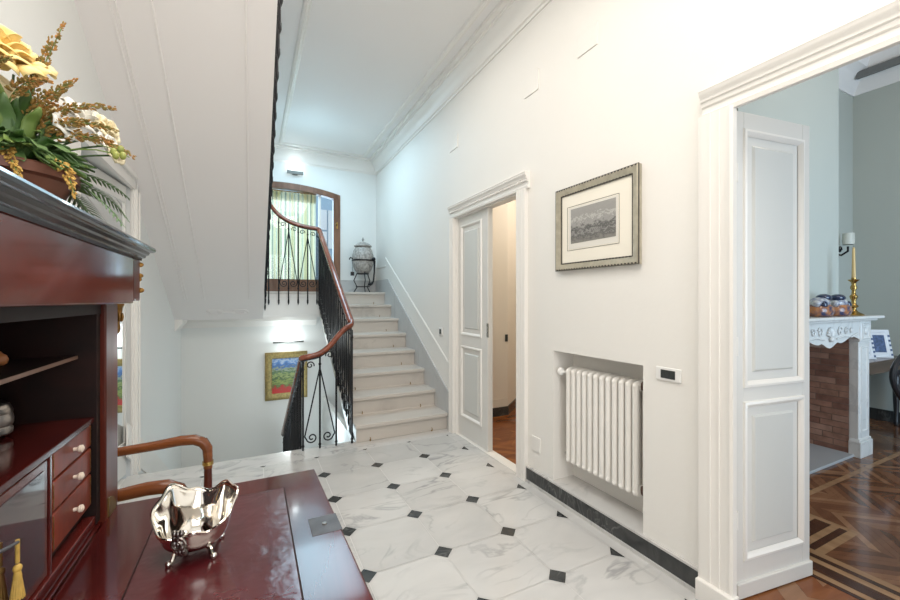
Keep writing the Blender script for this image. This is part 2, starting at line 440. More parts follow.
# raised band round the ceiling field
m = MB()
bp = [(0, 0), (.01, -.016), (.03, -.02), (.04, -.012), (.055, -.012), (.062, 0)]
m.prism([(1.50 + a, CZ + z) for a, z in bp], 'y', BACK + .3, 6.0)
m.prism([(.335 + a, CZ + z) for a, z in bp], 'y', 1.8, 6.0)
m.prism([(5.94 + a, CZ + z) for a, z in bp], 'x', .335, 1.562)
st('trim_3', m, TRIM)
# crown under the landing (far wall and the short return on the left wall)
uc = [(0, .93), (.012, .93), (.02, .95), (.045, .975), (.05, .99), (.075, 1.005), (.08, 1.035), (.08, 1.066), (0, 1.066)]
m = MB(); m.prism([(YB - a, z) for a, z in uc], 'x', LX, .86); m.prism([(LX + a, z) for a, z in uc], 'y', 5.70, YB)
st('trim_4', m, TRIM, smooth=True)

# ------------------------------------------------------------------ hall floor
f = MB()
pit, fx, fy = .403, .484 - .403 * 4, 1.855 - .403 * 10
hd = .052; g = .0016
px_max, py_max = 1.69, 3.44
def clip_add(poly, mi):
    # clip polygon to the patterned field
    def cl(ps, ax, lim, keep_less):
        out = []
        for i in range(len(ps)):
            a, b = ps[i], ps[(i + 1) % len(ps)]
            ia = (a[ax] <= lim) if keep_less else (a[ax] >= lim); ib = (b[ax] <= lim) if keep_less else (b[ax] >= lim)
            if ia: out.append(a)
            if ia != ib:
                t = (lim - a[ax]) / (b[ax] - a[ax]); out.append((a[0] + t * (b[0] - a[0]), a[1] + t * (b[1] - a[1])))
        return out
    for ax, lim, less in ((0, px_max, True), (1, py_max, True), (0, LX, False), (1, BACK, False)):
        poly = cl(poly, ax, lim, less)
        if len(poly) < 3: return
    f.add([(p[0], p[1], 0) for p in poly], [tuple(range(len(poly)))], mi)
for i in range(-2, 9):
    for j in range(-3, 16):
        x, y = fx + i * pit, fy + j * pit
        clip_add([(x - hd, y), (x, y - hd), (x + hd, y), (x, y + hd)], 3)
        q = pit
        clip_add([(x + hd + g, y + g), (x + q - hd - g, y + g), (x + q - g, y + hd + g), (x + q - g, y + q - hd - g), (x + q - hd - g, y + q - g), (x + hd + g, y + q - g), (x + g, y + q - hd - g), (x + g, y + hd + g)], random.choice((0, 1, 2)))
f.box(LX - .2, BACK, -.12, WX, YF, -.0015, 4)
# plain borders
f.add([(LX, py_max + g, 0), (WX, py_max + g, 0), (WX, YF, 0), (LX, YF, 0)], [(0, 1, 2, 3)], 2)
f.add([(px_max + g, BACK, 0), (WX, BACK, 0), (WX, py_max, 0), (px_max + g, py_max, 0)], [(0, 1, 2, 3)], 0)
f.box(LX, YF, -.04, .84, YF + .035, 0.0, 2); f.box(LX, YF - .01, -.30, .84, YF + .012, -.04, 2)
st('floor', f, [MB1, MB2, MB3, BLACKM, GROUT])

# ------------------------------------------------------------------ stairs
RISE = .1785
def nose(n): return 3.59 + .30 * (n - 1)
def top(n): return .165 + RISE * (n - 1)
s = MB(); 
for n in range(1, 9):
    y0 = nose(n); z = top(n)
    xa = .84
    if n < 8:
        s.box(xa, y0, z - .035, WX, y0 + .345, z)
        s.box(xa + .012, y0 + .028, z - RISE - .002 if n > 1 else 0, WX, y0 + .34, z - .035)
    else:
        s.box(xa + .012, y0 + .028, z - RISE, WX, y0 + .10, z - .035)
s.prism([(3.62, 0), (5.70, 1.24), (5.70, 1.05), (3.98, -.0), (3.70, -.12), (3.62, -.12)], 'x', .852, WX)
o = st('stair_flight', s, STEPM, bev=.005)
# landing
s = MB()
s.box(LX, 5.69, LAND - .035, WX, YB, LAND, 0)
s.box(LX, 5.712, 1.066, .84, YB, LAND - .035, 1); s.box(.84, 5.75, 1.066, WX, YB, LAND - .035, 1)
s.box(LX, 5.70, LAND - .075, .84, 5.72, LAND - .035, 1)
s.box(LX, 5.705, 1.066, .84, 5.715, 1.10, 1)
st('landing_floor', s, [STEPM, TRIM], bev=.004)
# upper flight with the sloping soffit
def sof(y): return 1.07 + .595 * (5.69 - y)
s = MB(); s.prism([(5.712, sof(5.712)), (1.55, sof(1.55)), (1.55, sof(1.55) + .34), (5.712, LAND)], 'x', LX, .132)
st('stair_soffit', s, SOFFIT)
# raised frame moulding on the soffit
sn = Vector((0, -.595, -1)).normalized(); sd = Vector((0, 1, -.595)).normalized()
s = MB()
def SP(x, y, h):
    p = Vector((x, y, sof(y))) + sn * h; return (p.x, p.y, p.z)
def strip(x0, x1, y0, y1, h=.008):
    s.add([SP(x0, y0, -.002), SP(x1, y0, -.002), SP(x1, y1, -.002), SP(x0, y1, -.002), SP(x0 + .004, y0, h), SP(x1 - .004, y0, h), SP(x1 - .004, y1, h), SP(x0 + .004, y1, h)],
          [(4, 5, 6, 7), (0, 1, 5, 4), (1, 2, 6, 5), (2, 3, 7, 6), (3, 0, 4, 7)])
strip(-.675, -.66, 1.7, 5.3); strip(-.645, -.637, 1.7, 5.3)
strip(-.485, -.470, 1.7, 5.3); strip(-.035, -.018, 1.7, 5.3)
strip(-.36, -.18, 5.545, 5.565)
def arc(cx, cy, r, a0, a1, k=10): return [SP(cx + r * math.cos(a0 + (a1 - a0) * i / k), cy + r * 1.0 * math.sin(a0 + (a1 - a0) * i / k), .002) for i in range(k + 1)]
for cx, d in ((-.43, 1), (-.09, -1)):
    s.tube([SP(cx - d * .04, 5.50, .002), SP(cx + d * .07, 5.50, .002)], .006, 6); s.tube([SP(cx - d * .04, 5.59, .002), SP(cx + d * .07, 5.59, .002)], .006, 6)
    s.tube(arc(cx + d * .07, 5.545, .045, -PI / 2, PI / 2 if d > 0 else -3 * PI / 2), .006, 6); s.tube(arc(cx - d * .03, 5.545, .022, 0, 2 * PI), .006, 6)
st('trim_5', s, SOFFIT)
# lower flight and the space below
s = MB()
for n in range(8):
    s.box(LX, YF + .06 + .3 * n, -.165 - RISE * n - .35, .38, YF + .36 + .3 * n, -.165 - RISE * n)
s.box(LX, 6.03, -1.8, WX, YB, -1.6); 
st('lower_stair_flight', s, STEPM)
st('wall_under_stair', MB().box(.95, YF + .05, -1.8, 1.0, YB, -.15), STAIRPAINT)
s = MB(); s.box(LX, YF, -1.9, WX, YB, -1.8); st('lower_floor', s, MB1)
# skirtings along the stairs
def nz(y): return .165 + .595 * (y - 3.59)
s = MB()
s.prism([(3.545, nz(3.545) - .3), (5.576, nz(5.576) - .3), (YB, LAND), (YB, 1.605), (5.576, 1.605), (3.545, nz(3.545) + .215)], 'x', WX - .014, WX)
s.box(1.212, YB - .014, LAND, WX, YB, 1.605)
st('baseboard_right', s, GREYM)
s = MB()
def railp(y): return nz(y) + .485
for a, b, t in ((0, .028, .006), (.006, .020, .010)):
    s.prism([(3.545, railp(3.545) + a), (5.70, railp(5.70) + a), (5.70, railp(5.70) + b), (3.545, railp(3.545) + b)], 'x', WX - t, WX)
    s.box(WX - t, 5.70, 1.79 + a, WX, YB, 1.79 + b)
st('trim_6', s, PAINT)
s = MB(); s.prism([(3.66, .40), (5.9, -.92), (5.9, -1.17), (3.66, .15)], 'x', LX, LX + .012); st('baseboard_left', s, TRIM)

# ------------------------------------------------------------------ black skirting, sill and niche
s = MB()
s.box(WX - .016, 1.078, .018, WX, 2.310, .102, 0); st('baseboard_hall', s, BLACKM)
s = MB(); s.box(WX - .022, 1.08, .0, WX, 2.310, .018); s.box(WX - .018, 1.078, .102, WX, 2.310, .112); s.box(WX, 1.372, .10, 1.954, 2.044, .112)
st('niche_sill', s, MB1)

# ------------------------------------------------------------------ door casings on the right wall
def casing(y_in, y_out, ztop, zin, right=None):
    m = MB(); sg = 1 if y_out > y_in else -1; wd = abs(y_out - y_in)
    prof = [(0, 0), (0, .026), (.012, .029), (.016, .026), (wd * .36, .027), (wd * .37, .030), (wd * .41, .030), (wd * .42, .0275), (wd * .62, .0285), (wd * .63, .032), (wd * .67, .032), (wd * .68, .030), (wd * .93, .0315), (wd, .029), (wd, 0)]
    m.prism([(WX - h, y_in + sg * a) for a, h in prof], 'z', 0, zin + .0)
    return m
HP = lambda z0, wd: [(z0, 0), (z0, .022), (z0 + .018, .026), (z0 + .024, .018), (z0 + .045, .018), (z0 + .05, .026), (z0 + .065, .029), (z0 + .07, .036), (z0 + .085, .038), (z0 + .092, .046), (z0 + .104, .048), (z0 + wd - .006, .052), (z0 + wd, .046), (z0 + wd, 0)]
# big door
m = casing(.935, 1.075, 2.228, 2.095); m.prism([(WX - h, z) for z, h in HP(2.085, .118)], 'y', -.40, 1.062)
m2 = casing(-.25, -.395, 2.228, 2.112); m.v += []
o = st('trim_7', m, TRIM, smooth=True)
st('trim_8', m2, TRIM, smooth=True)
m = MB(); m.box(WX - .05, .925, 0, WX + .0, 1.076, .091)
st('trim_9', m, TRIM, bev=.004)
m = MB(); m.box(WX - .004, .955, 0, WX + .004, 1.0, 2.13); m.box(WX + .004, .992, 0, WX + TH, 1.0, 2.13); m.box(WX, -.25, 2.122, WX + TH - .01, 1.0, 2.135); m.box(WX, -.25, 0, WX + TH, -.24, 2.13); m.box(WX - .004, -.25, 2.095, WX + .004, 1.0, 2.13)

st('door_frame', m, TRIM)
# small door
m = casing(2.42, 2.312, 2.22, 2.102); st('trim_10', m, TRIM, smooth=True)
m = casing(3.46, 3.545, 2.22, 2.102); st('trim_11', m, TRIM, smooth=True)
m = MB(); m.prism([(WX - h, z) for z, h in HP(2.10, .118)], 'y', 2.285, 3.53)
for k in range(50):
    yy = 2.292 + k * .0247
    m.box(WX - .049, yy, 2.192, WX - .040, yy + .012, 2.204); m.box(WX - .036, yy, 2.152, WX - .028, yy + .012, 2.163)
st('trim_12', m, TRIM, smooth=True)
m = MB(); m.box(WX, 2.42, 0, WX + TH, 2.432, 2.10); m.box(WX, 3.448, 0, WX + TH, 3.46, 2.10); m.box(WX, 2.42, 2.09, WX + TH, 3.46, 2.102)
m.box(WX, 2.42, -.01, WX + TH, 3.46, .004)
st('door_frame_back', m, TRIM)

def door_leaf(name, label, W, H, panels, T, thick=.044, plinth=.073, lock_w=None):
    """Leaf in local axes: x along the leaf from the hinge, y thickness (front at y=0, towards -y), z up."""
    m = MB(T)
    m.box(0, .008, .006, W, thick - .008, H)
    # stiles and rails left proud, panels sunk: frame pieces
    zs = sorted([z for p in panels for z in p[2:4]])
    a0, a1 = panels[0][0], panels[0][1]
    for y0, y1 in ((0, .009), (thick - .009, thick)):
        m.box(0, y0, .006, a0, y1, H); m.box(a1, y0, .006, W, y1, H)
        edges = [.006] + zs + [H]
        for i in range(0, len(edges), 2): m.box(a0, y0, edges[i], a1, y1, edges[i + 1])
    o = st(name, m, DOORW_SHADE, bev=.002)
    if label: o['label'] = label
    for p in panels:
        q = MB(T)
        for sgn, base in ((-1, 0.0), (1, thick)):
            P = lambda a, b, h, sgn=sgn, base=base: (a, base + sgn * h, b)
            q.loops(P, p[0] - .006, p[1] + .006, p[2] - .006, p[3] + .006, [(0, -.001), (.004, .008), (.014, .010), (.022, .004), (.030, -.006)], cap=False)
        q.build('panel_moulding', TRIM, o, smooth=True)
        q = MB(T)
        for sgn, base in ((-1, 0.0), (1, thick)):
            P = lambda a, b, h, sgn=sgn, base=base: (a, base + sgn * h, b)
            q.loops(P, p[0] + .020, p[1] - .020, p[2] + .020, p[3] - .020, [(0, -.0085), (.040, -.0085), (.050, .001)], cap=True)
        q.build('door_panel', DOORP, o)
    if plinth:
        q = MB(T); q.box(-.002, -.012, .006, W + .003, thick + .012, plinth); q.build('kick_plinth', DOORW_SHADE, o, bev=.004)
    if lock_w is not None:
        q = MB(T); q.box(lock_w - .012, -.006, 1.0, lock_w + .012, 0, 1.12)
        q.build('lock_plate', BRASS, o)
    return o
ang = math.atan2(.927 - .994, 2.371 - 1.871)
T1 = Matrix.Translation((1.876, .990, 0)) @ Matrix.Rotation(ang, 4, 'Z')
d1 = door_leaf('door_1', 'open white panelled door leaf in the wide doorway at right', .490, 2.122, [(.050, .440, .92, 2.045), (.050, .440, .165, .85)], T1)
hg = MB()
for z in (.35, 1.1, 1.85): hg.tube([(1.872, .984, z - .04), (1.872, .984, z + .04)], .006, 8)
hg.build('hinge', TRIM, d1, smooth=True)
T2 = Matrix.Translation((1.81, 3.448, 0)) @ Matrix.Rotation(-PI / 2, 4, 'Z') @ Matrix.Identity(4)
# local +x runs towards -y in the world, local -y faces -x (the hall)
d2 = door_leaf('door_2', 'closed left leaf of the white double door beside the stairs', .552, 2.09, [(.065, .44, .97, 2.01), (.065, .44, .19, .86)], T2, plinth=None)
q = MB(); q.box(1.802, 2.893, .98, 1.812, 2.912, 1.10); q.build('lock_plate', CHROME, d2)
q = MB(); q.box(1.803, 2.894, .006, 1.82, 2.925, 2.09); q.build('meeting_strip', DOORW_SHADE, d2, bev=.003)

# mirrored door on the left wall, standing slightly ajar behind the secretary
M3 = Matrix.Translation((LX - .118, 2.72, 0)) @ Matrix.Rotation(-math.radians(6.0), 4, 'Z')
m = MB(M3)
m.box(-.03, 0, .01, 0, .09, 2.14); m.box(-.03, .985, .01, 0, 1.005, 2.14); m.box(-.03, .09, .01, 0, .985, .25); m.box(-.03, .09, 2.02, 0, .985, 2.14); m.box(-.03, .09, .25, -.022, .985, 2.02)
d3 = st('door_3', m, DOORW_SHADE)
m = MB(M3); m.box(-.012, .085, .245, -.006, .99, 2.025); m.build('mirror_pane', MIRROR, d3)
m = MB(); 
for a, b, t in ((0, .20, .02), (.02, .17, .03), (.035, .06, .038), (.12, .15, .038)):
    m.box(LX, 3.765 + a, -.05, LX + t, 3.765 + b, 2.23)
m.box(LX, 2.5, 2.14, LX + .03, 3.965, 2.23); m.box(LX, 2.48, 2.21, LX + .05, 3.98, 2.25); m.box(LX, 2.5, 0, LX + .03, 2.7, 2.14)
st('trim_13', m, TRIM, bev=.003)

# ------------------------------------------------------------------ arched glazed door on the landing
fw = .10
m = MB()
m.box(ax1 - fw, YB - .027, LAND, ax1, YB + .069, arch_z(ax1 - fw) - .05); m.box(ax0, YB - .027, LAND, ax0 + fw, YB + .069, arch_z(ax0 + fw) - .05)
for i in range(N):
    xa = ax0 + (ax1 - ax0) * i / N; xb = ax0 + (ax1 - ax0) * (i + 1) / N
    m.prism([(xa, arch_z(xa, .085)), (xb, arch_z(xb, .085)), (xb, arch_z(xb)), (xa, arch_z(xa))], 'y', YB - .03, YB + .07)
o4 = st('door_4', m, ARCHW)
o4['label'] = 'brown wooden arched glazed door on the landing'
m = MB(); m.box(ax0 + fw, YB + .03, LAND, ax1 - fw, YB + .07, LAND + .19); m.build('bottom_rail', ARCHW, o4)
m = MB(); m.box(.90, YB + .035, LAND + .19, .935, YB + .065, 2.86); m.build('mullion', TRIM, o4)
m = MB(); m.box(ax0 + fw, YB + .048, LAND + .19, ax1 - fw, YB + .054, 2.9); m.build('pane', GLASS, o4)
m = MB(); m.box(1.150, YB - .042, 2.38, 1.170, YB - .03, 2.48); m.tube([(1.16, YB - .05, 2.44), (1.16, YB - .085, 2.44), (1.12, YB - .085, 2.44)], .009, 8); m.build('handle', BRASS, o4)
# curtain
def cf(u, v):
    x = -.20 + 1.08 * u
    z = 1.50 + (2.885 - 1.50) * v
    z = min(z, arch_z(x) - .02) if v > .98 else z
    am = .022 + .012 * (1 - v)
    return (x + .006 * math.sin(u * 31), YB + .14 + am * math.sin(u * 2 * PI * 11 + .7 * math.sin(u * 9)) , z)
m = MB(); m.grid(cf, 150, 10, uv=True)
cu = thing('curtain', 'striped yellow and green curtain hanging behind the arched landing door', 'curtain', (.34, YB + .14, 1.5))
m.build('curtain_drop', CURT, cu, smooth='all')
def hf(u, v):
    x = -.20 + 1.08 * u
    return (x, YB + .12 + .016 * math.sin(u * 2 * PI * 24), 2.76 + v * .13)
m = MB(); m.grid(hf, 170, 2, uv=True); m.build('pleated_heading', CURT, cu, smooth='all')
m = MB(); m.tube([(-.3, YB + .15, 2.905), (.95, YB + .15, 2.905)], .012, 8); m.build('curtain_rod', BRASS, cu, smooth=True)
# terrace and house seen through the glass
ex = thing('neighbouring_building', 'pale blue facade with white shutters outside the landing door', 'building', (1.2, 9.2, 0))
MB().box(-3.5, 9.2, 0, 3.2, 9.6, 3.75).build('facade', OUTG, ex)
m = MB(); m.box(1.36, 9.14, 2.45, 1.50, 9.2, 2.82); m.box(1.36, 9.14, 2.86, 1.50, 9.2, 3.3); m.box(1.53, 9.14, 2.45, 1.66, 9.2, 3.3); m.build('shutter', OUTW, ex)
m = MB(); m.box(-3.5, 6.45, 1.2, 4.5, 9.2, 1.38); st('terrace_floor', m, MB1)

# ------------------------------------------------------------------ stair railing
rail = thing('stair_railing', 'black wrought-iron stair railing with scrolls and red wooden handrail', 'railing', (.6, 3.62, 0))
def handrail(pts, name='handrail'):
    # smooth the polyline
    P = [Vector(p) for p in pts]; out = []
    for i in range(len(P) - 1):
        p0 = P[max(i - 1, 0)]; p1 = P[i]; p2 = P[i + 1]; p3 = P[min(i + 2, len(P) - 1)]
        for k in range(6):
            t = k / 6
            out.append(.5 * ((2 * p1) + (p2 - p0) * t + (2 * p0 - 5 * p1 + 4 * p2 - p3) * t * t + (3 * p1 - p0 - 3 * p2 + p3) * t ** 3))
    out.append(P[-1])
    MB().tube(out, .028, 12, sx=.85, sy=1.15).build(name, RAILW, rail, smooth=True)
    MB().tube([p - Vector((0, 0, .028)) for p in out], .011, 6, sx=.6, sy=1.4).build('rail_bar', IRON, rail)
handrail([(.396, 3.70, .775), (.396, 3.64, .80), (.43, 3.625, .808), (.53, 3.625, .83), (.62, 3.625, .895), (.70, 3.625, .99), (.76, 3.63, 1.045), (.81, 3.65, 1.07), (.822, 3.70, 1.098)])
handrail([(.822, 3.70, 1.098), (.822, 4.4, 1.518), (.822, 5.0, 1.878), (.822, 5.6, 2.235), (.822, 5.66, 2.262)])
handrail([(.822, 5.66, 2.262), (.80, 5.672, 2.275), (.62, 5.672, 2.295), (.46, 5.672, 2.34), (.32, 5.672, 2.42), (.22, 5.66, 2.53), (.168, 5.60, 2.62), (.153, 5.45, 2.73), (.153, 4.9, 3.06), (.153, 4.32, 3.40)])
handrail([(.396, 3.70, .775), (.396, 4.4, .37), (.396, 5.2, -.10), (.396, 6.0, -.57)])
def spiral(c, e, r0, r1, turns, a0, k=22):
    out = []
    for i in range(k + 1):
        t = i / k; a = a0 + turns * 2 * PI * t; r = r0 + (r1 - r0) * t
        out.append(Vector(c) + Vector(e) * (r * math.cos(a)) + Vector((0, 0, 1)) * (r * math.sin(a)))
    return out
def run(A, B, n, zb, zt, drop, vstart=0, zcap=None, skipv=False):
    """Bars from A to B (xy), zb(t)=foot reference, zt(t)=underside of the handrail; drop = how far the bars run below zb."""
    A = Vector((*A, 0)); B = Vector((*B, 0)); e = (B - A).normalized()
    def P(t, z): 
        p = A.lerp(B, t); return Vector((p.x, p.y, z))
    for i in range(n + 1):
        t = i / n; z0 = zb(t) - drop; z1 = zt(t)
        if zcap: z1 = min(z1, zcap)
        if z1 - z0 < .05: continue
        m = MB(); m.tube([P(t, z0), P(t, z1)], .009, 6)
        if drop > .02: m.tube([P(t, z0 - .03), P(t, z0), P(t, z0 + .035), P(t, z0 + .05)], [.002, .012, .012, .007], 6)
        
        for zz in (z0 + drop + .02, z1 - .07):
            if z0 < zz < z1: m.ball(P(t, zz), .013, .013, .016, 8, 5)
        m.build('baluster', IRON, rail, smooth=True)
    for i in range(vstart, n - 1 if not skipv else 0, 2):
        m = MB(); tm = (i + 1) / n; ta = i / n; tb = (i + 2) / n
        za, zm, zc = zt(ta), zt(tm), zt(tb)
        if zcap and max(za, zc) > zcap: 
            continue
        top_ = P(tm, zm - .10)
        for tt in (ta, tb):
            ft = P(tt + (tm - tt) * .10, zb(tt) + .10)
            mid = top_.lerp(ft, .5) 
            m.tube([top_, mid, ft], .0062, 6)
            sgn = 1 if tt < tm else -1
            # scrolls at the foot and under the handrail
            c = P(tt + (tm - tt) * .52, zb(tt) * .5 + zb(tm) * .5 + .085)
            m.tube([ft] + spiral(c, e * sgn, .046, .010, 1.35, PI * 1.05), .0062, 6)
            c2 = P(tt + (tm - tt) * .42, (zt(tt) + zm) / 2 - .055)
            m.tube(spiral(c2, e * sgn, .034, .008, 1.25, PI * 1.9), .0055, 6)
        m.build('scrollwork', IRON, rail, smooth=True)
def pl(pts):
    def fz(t):
        for (a, za), (b, zb_) in zip(pts, pts[1:]):
            if t <= b: return za + (zb_ - za) * (t - a) / (b - a)
        return pts[-1][1]
    return fz
run((.396, 3.625), (.815, 3.625), 3, lambda t: .02, pl([(0, .77), (.3, .80), (.5, .86), (.72, .955), (.88, 1.015), (1, 1.03)]), .015, vstart=0)
run((.822, 3.70), (.822, 5.66), 20, lambda t: nz(3.70 + 1.96 * t) - .05, lambda t: 1.06 + (2.225 - 1.06) * t, .10)
run((.80, 5.672), (.20, 5.672), 5, lambda t: LAND + .02, pl([(0, 2.24), (.3, 2.26), (.57, 2.305), (.8, 2.385), (1, 2.52)]), .17)
run((.153, 5.55), (.153, 1.95), 27, lambda t: sof(5.55 - 3.6 * t) + .26, lambda t: 2.64 + .595 * 3.6 * t, .22, zcap=3.47)
run((.396, 3.80), (.396, 5.95), 16, lambda t: -.12 - .595 * 2.15 * t, lambda t: .68 - .595 * 2.15 * t, .08)

# stair-rod eyelets
names = ['first', 'second', 'third', 'fourth', 'fifth', 'sixth', 'seventh', 'eighth']
proto = None
for n in range(1, 9):
    for side, x in (('left', .98), ('right', 1.60)):
        y = nose(n) + .022; z = 0 if n == 1 else top(n - 1)
        if proto is None:
            m = MB(); m.tube([(x, y, z), (x, y, z + .012)], .006, 8)
            for k in range(12):
                a, b = 2 * PI * k / 12, 2 * PI * (k + 1) / 12
                m.tube([(x, y + .012 * math.cos(a), z + .020 + .012 * math.sin(a)), (x, y + .012 * math.cos(b), z + .020 + .012 * math.sin(b))], .0035, 5)
            o = proto = m.build('rod_eyelet', BRASS, None, smooth=True); b0 = Vector(o.location) - Vector((x, y, z))
        else:
            o = proto.copy(); COL.objects.link(o); o.location = Vector((x, y, z)) + b0
        tag(o, 'small brass carpet-rod eyelet at the %s end of the %s stair riser' % (side, names[n - 1]), 'eyelet', 'stair rod eyelets')

# ------------------------------------------------------------------ painting, lamps on the stair wall
p = thing('painting', 'gilt-framed landscape painting of green fields and red flowers below the landing', 'painting', (.45, YB - .02, -.125))
def PW(a, b, h): return (a, YB - h, b)
m = MB(); m.loops(PW, .17, .735, -.125, .553, [(0, 0), (0, .03), (.02, .036), (.05, .026), (.085, .022), (.092, .012)], cap=False); m.build('frame', GOLDF, p, smooth=True)
m = MB(); m.add([(.262, YB - .012, -.033), (.643, YB - .012, -.033), (.643, YB - .012, .461), (.262, YB - .012, .461)], [(0, 1, 2, 3)], 0, [[(0, 0), (1, 0), (1, 1), (0, 1)]]); m.build('canvas', CANVAS, p)
l1 = thing('picture_light', 'dark metal picture light glowing on the wall above the landscape painting', 'lamp', (.47, YB - .05, .68))
MB().tube([(.27, YB - .06, .698), (.68, YB - .06, .698)], .013, 10).build('lamp_bar', LAMPG, l1, smooth=True)
MB().box(.44, YB - .055, .69, .51, YB, .712).build('bracket', LAMPG, l1)
l2 = thing('wall_light', 'slim dark wall light glowing above the arched landing door', 'lamp', (.57, YB - .05, 3.11))
MB().box(.455, YB - .07, 3.12, .675, YB - .04, 3.165).build('lamp_bar', LAMPG, l2)
MB().box(.53, YB - .045, 3.12, .60, YB, 3.16).build('bracket', LAMPG, l2)

# ------------------------------------------------------------------ urn on the landing
ur = thing('urn', 'speckled stone urn with lid and iron taps in the corner of the landing', 'urn', (1.50, 5.94, LAND))
ux, uy, uz = 1.50, 5.94, LAND
m = MB(); m.lathe([(.06, .28), (.085, .29), (.12, .33), (.148, .40), (.160, .48), (.156, .56), (.135, .63), (.112, .67), (.10, .685)], (ux, uy, uz), 28); m.build('urn_body', URNM, ur, smooth=True)
m = MB(); m.lathe([(.128, .685), (.13, .70), (.10, .725), (.05, .75), (.018, .76), (.012, .775), (.02, .79), (.012, .81), (.004, .83)], (ux, uy, uz), 24); m.build('lid', URNM, ur, smooth=True)
m = MB(); m.lathe([(.160, .465), (.1655, .467), (.1655, .485), (.160, .487)], (ux, uy, uz), 28); m.build('iron_band', IRON, ur, smooth=True)
m = MB()
for a in (.5, 2.6, 4.7):
    c_, s_ = math.cos(a), math.sin(a)
    m.tube([(ux + .085 * c_, uy + .085 * s_, uz + .30), (ux + .14 * c_, uy + .14 * s_, uz + .18), (ux + .09 * c_, uy + .09 * s_, uz + .08), (ux + .14 * c_, uy + .14 * s_, uz + .004)], .008, 6)
m.lathe([(.075, .27), (.09, .272), (.09, .285), (.075, .287)], (ux, uy, uz), 20); m.lathe([(.10, .08), (.107, .08), (.107, .09), (.10, .09)], (ux, uy, uz), 20)
m.build('iron_stand', IRON, ur, smooth=True)
m = MB(); m.tube([(ux + .12, uy - .13, uz + .48), (ux + .13, uy - .17, uz + .46), (ux + .125, uy - .175, uz + .30), (ux + .11, uy - .18, uz + .16), (ux + .08, uy - .18, uz + .12)], [.016, .016, .012, .012, .02], 8); m.ball((ux + .12, uy - .16, uz + .49), .03); m.ball((ux + .06, uy - .18, uz + .12), .032, .025, .025); m.build('tap', IRON, ur, smooth=True)
m = MB(); m.tube([(ux - .16, uy - .03, uz + .50), (ux - .20, uy - .05, uz + .51), (ux - .215, uy - .05, uz + .48)], .009, 8); m.tube([(ux - .17, uy - .05, uz + .50), (ux - .17, uy - .05, uz + .30)], .003, 5); m.box(ux - .195, uy - .065, uz + .245, ux - .145, uy - .04, uz + .30); m.build('side_handle', IRON, ur, smooth=True)

# ------------------------------------------------------------------ picture, radiator, switches on the right wall
p = thing('framed_print', 'grey engraving in a cream mat and champagne frame on the hall wall', 'picture', (WX - .02, 1.684, 1.485))
def PX(a, b, h): return (WX - h, a, b)
ya, yb, za, zb = 1.378, 1.990, 1.485, 1.995
m = MB(); m.loops(PX, ya, yb, za, zb, [(0, 0), (0, .026), (.007, .030), (.022, .026), (.036, .019), (.046, .015)], cap=False); m.build('frame', FRAMEG, p, smooth=True)
m = MB()
m.loops(PX, ya - .002, yb + .002, za - .002, zb + .002, [(0, .020), (0, .0265), (.003, .0265)], cap=False)
m.loops(PX, ya + .040, yb - .040, za + .040, zb - .040, [(0, .014), (0, .0190), (.004, .0190), (.006, .010)], cap=False)
# gadrooned ticks along the top and bottom rails
for z_, h_ in ((zb - .005, .031), (zb - .042, .0205), (za + .005, .031), (za + .042, .0205)):
    for k in range(28):
        yy = ya + .008 + k * .0215
        if h_ > .03 or ya + .045 < yy < yb - .05: m.box(WX - h_, yy, z_ - .0035, WX - h_ + .004, yy + .010, z_ + .0035)
m.build('frame_beading', FRAMED, p)
m = MB(); m.box(WX - .012, ya + .042, za + .042, WX - .006, yb - .042, zb - .042); m.build('mat_board', MATB, p)
m = MB()
for a0, a1, b0, b1 in ((1.506, 1.5075, 1.605, 1.875), (1.8965, 1.898, 1.605, 1.875), (1.506, 1.898, 1.605, 1.607), (1.506, 1.898, 1.873, 1.875)): m.box(WX - .0135, a0, b0, WX - .0115, a1, b1)
m.build('ruled_border', FRAMED, p)
MB().box(WX - .0128, 1.514, 1.613, WX - .0118, 1.890, 1.867).build('print_margin', PAPER, p)
m = MB(); m.add([(WX - .0138, 1.867, 1.646), (WX - .0138, 1.527, 1.646), (WX - .0138, 1.527, 1.857), (WX - .0138, 1.867, 1.857)], [(0, 1, 2, 3)], 0, [[(0, 0), (1, 0), (1, 1), (0, 1)]]); m.build('engraving', PRINT, p)

rd = thing('radiator', 'cream cast-iron column radiator in the wall niche', 'radiator', (1.87, 1.70, .26))
rx = 1.872; ns = 12; rp = .0455
for k in range(ns):
    yc = 1.437 + k * rp + .02
    m = MB()
    for dx in (-.038, .038):
        m.tube([(rx + dx, yc, .27), (rx + dx, yc, .845)], .0175, 12)
    for z_ in (.275, .84):
        m.ball((rx, yc, z_), .062, .0205, .030, 14, 8)
    m.build('radiator_section', RADW, rd, smooth=True)
m = MB(); m.tube([(rx, 1.452, .84), (rx, 1.430, .84)], .024, 14); m.build('end_plug', BROWNCAP, rd, smooth=True)
m = MB(); m.tube([(rx, 1.452, .28), (rx, 1.430, .28)], .024, 14); m.build('end_plug', BROWNCAP, rd, smooth=True)
ye = 1.437 + ns * rp
m = MB(); m.tube([(rx, ye - .01, .83), (rx - .045, ye + .012, .83), (rx - .05, ye + .03, .83)], .010, 8); m.lathe([(.014, 0), (.024, .004), (.027, .020), (.022, .027), (.012, .030)], (rx - .052, ye + .016, .832), 14, axis='y'); m.build('valve_knob', WPLASTIC, rd, smooth=True)
m = MB(); m.tube([(rx, ye - .01, .285), (rx, ye + .045, .285)], .009, 8); m.tube([(rx, ye + .03, .285), (rx + .085, ye + .03, .285)], .008, 8); m.ball((rx, ye + .03, .285), .014); m.build('pipe', CHROME, rd, smooth=True)

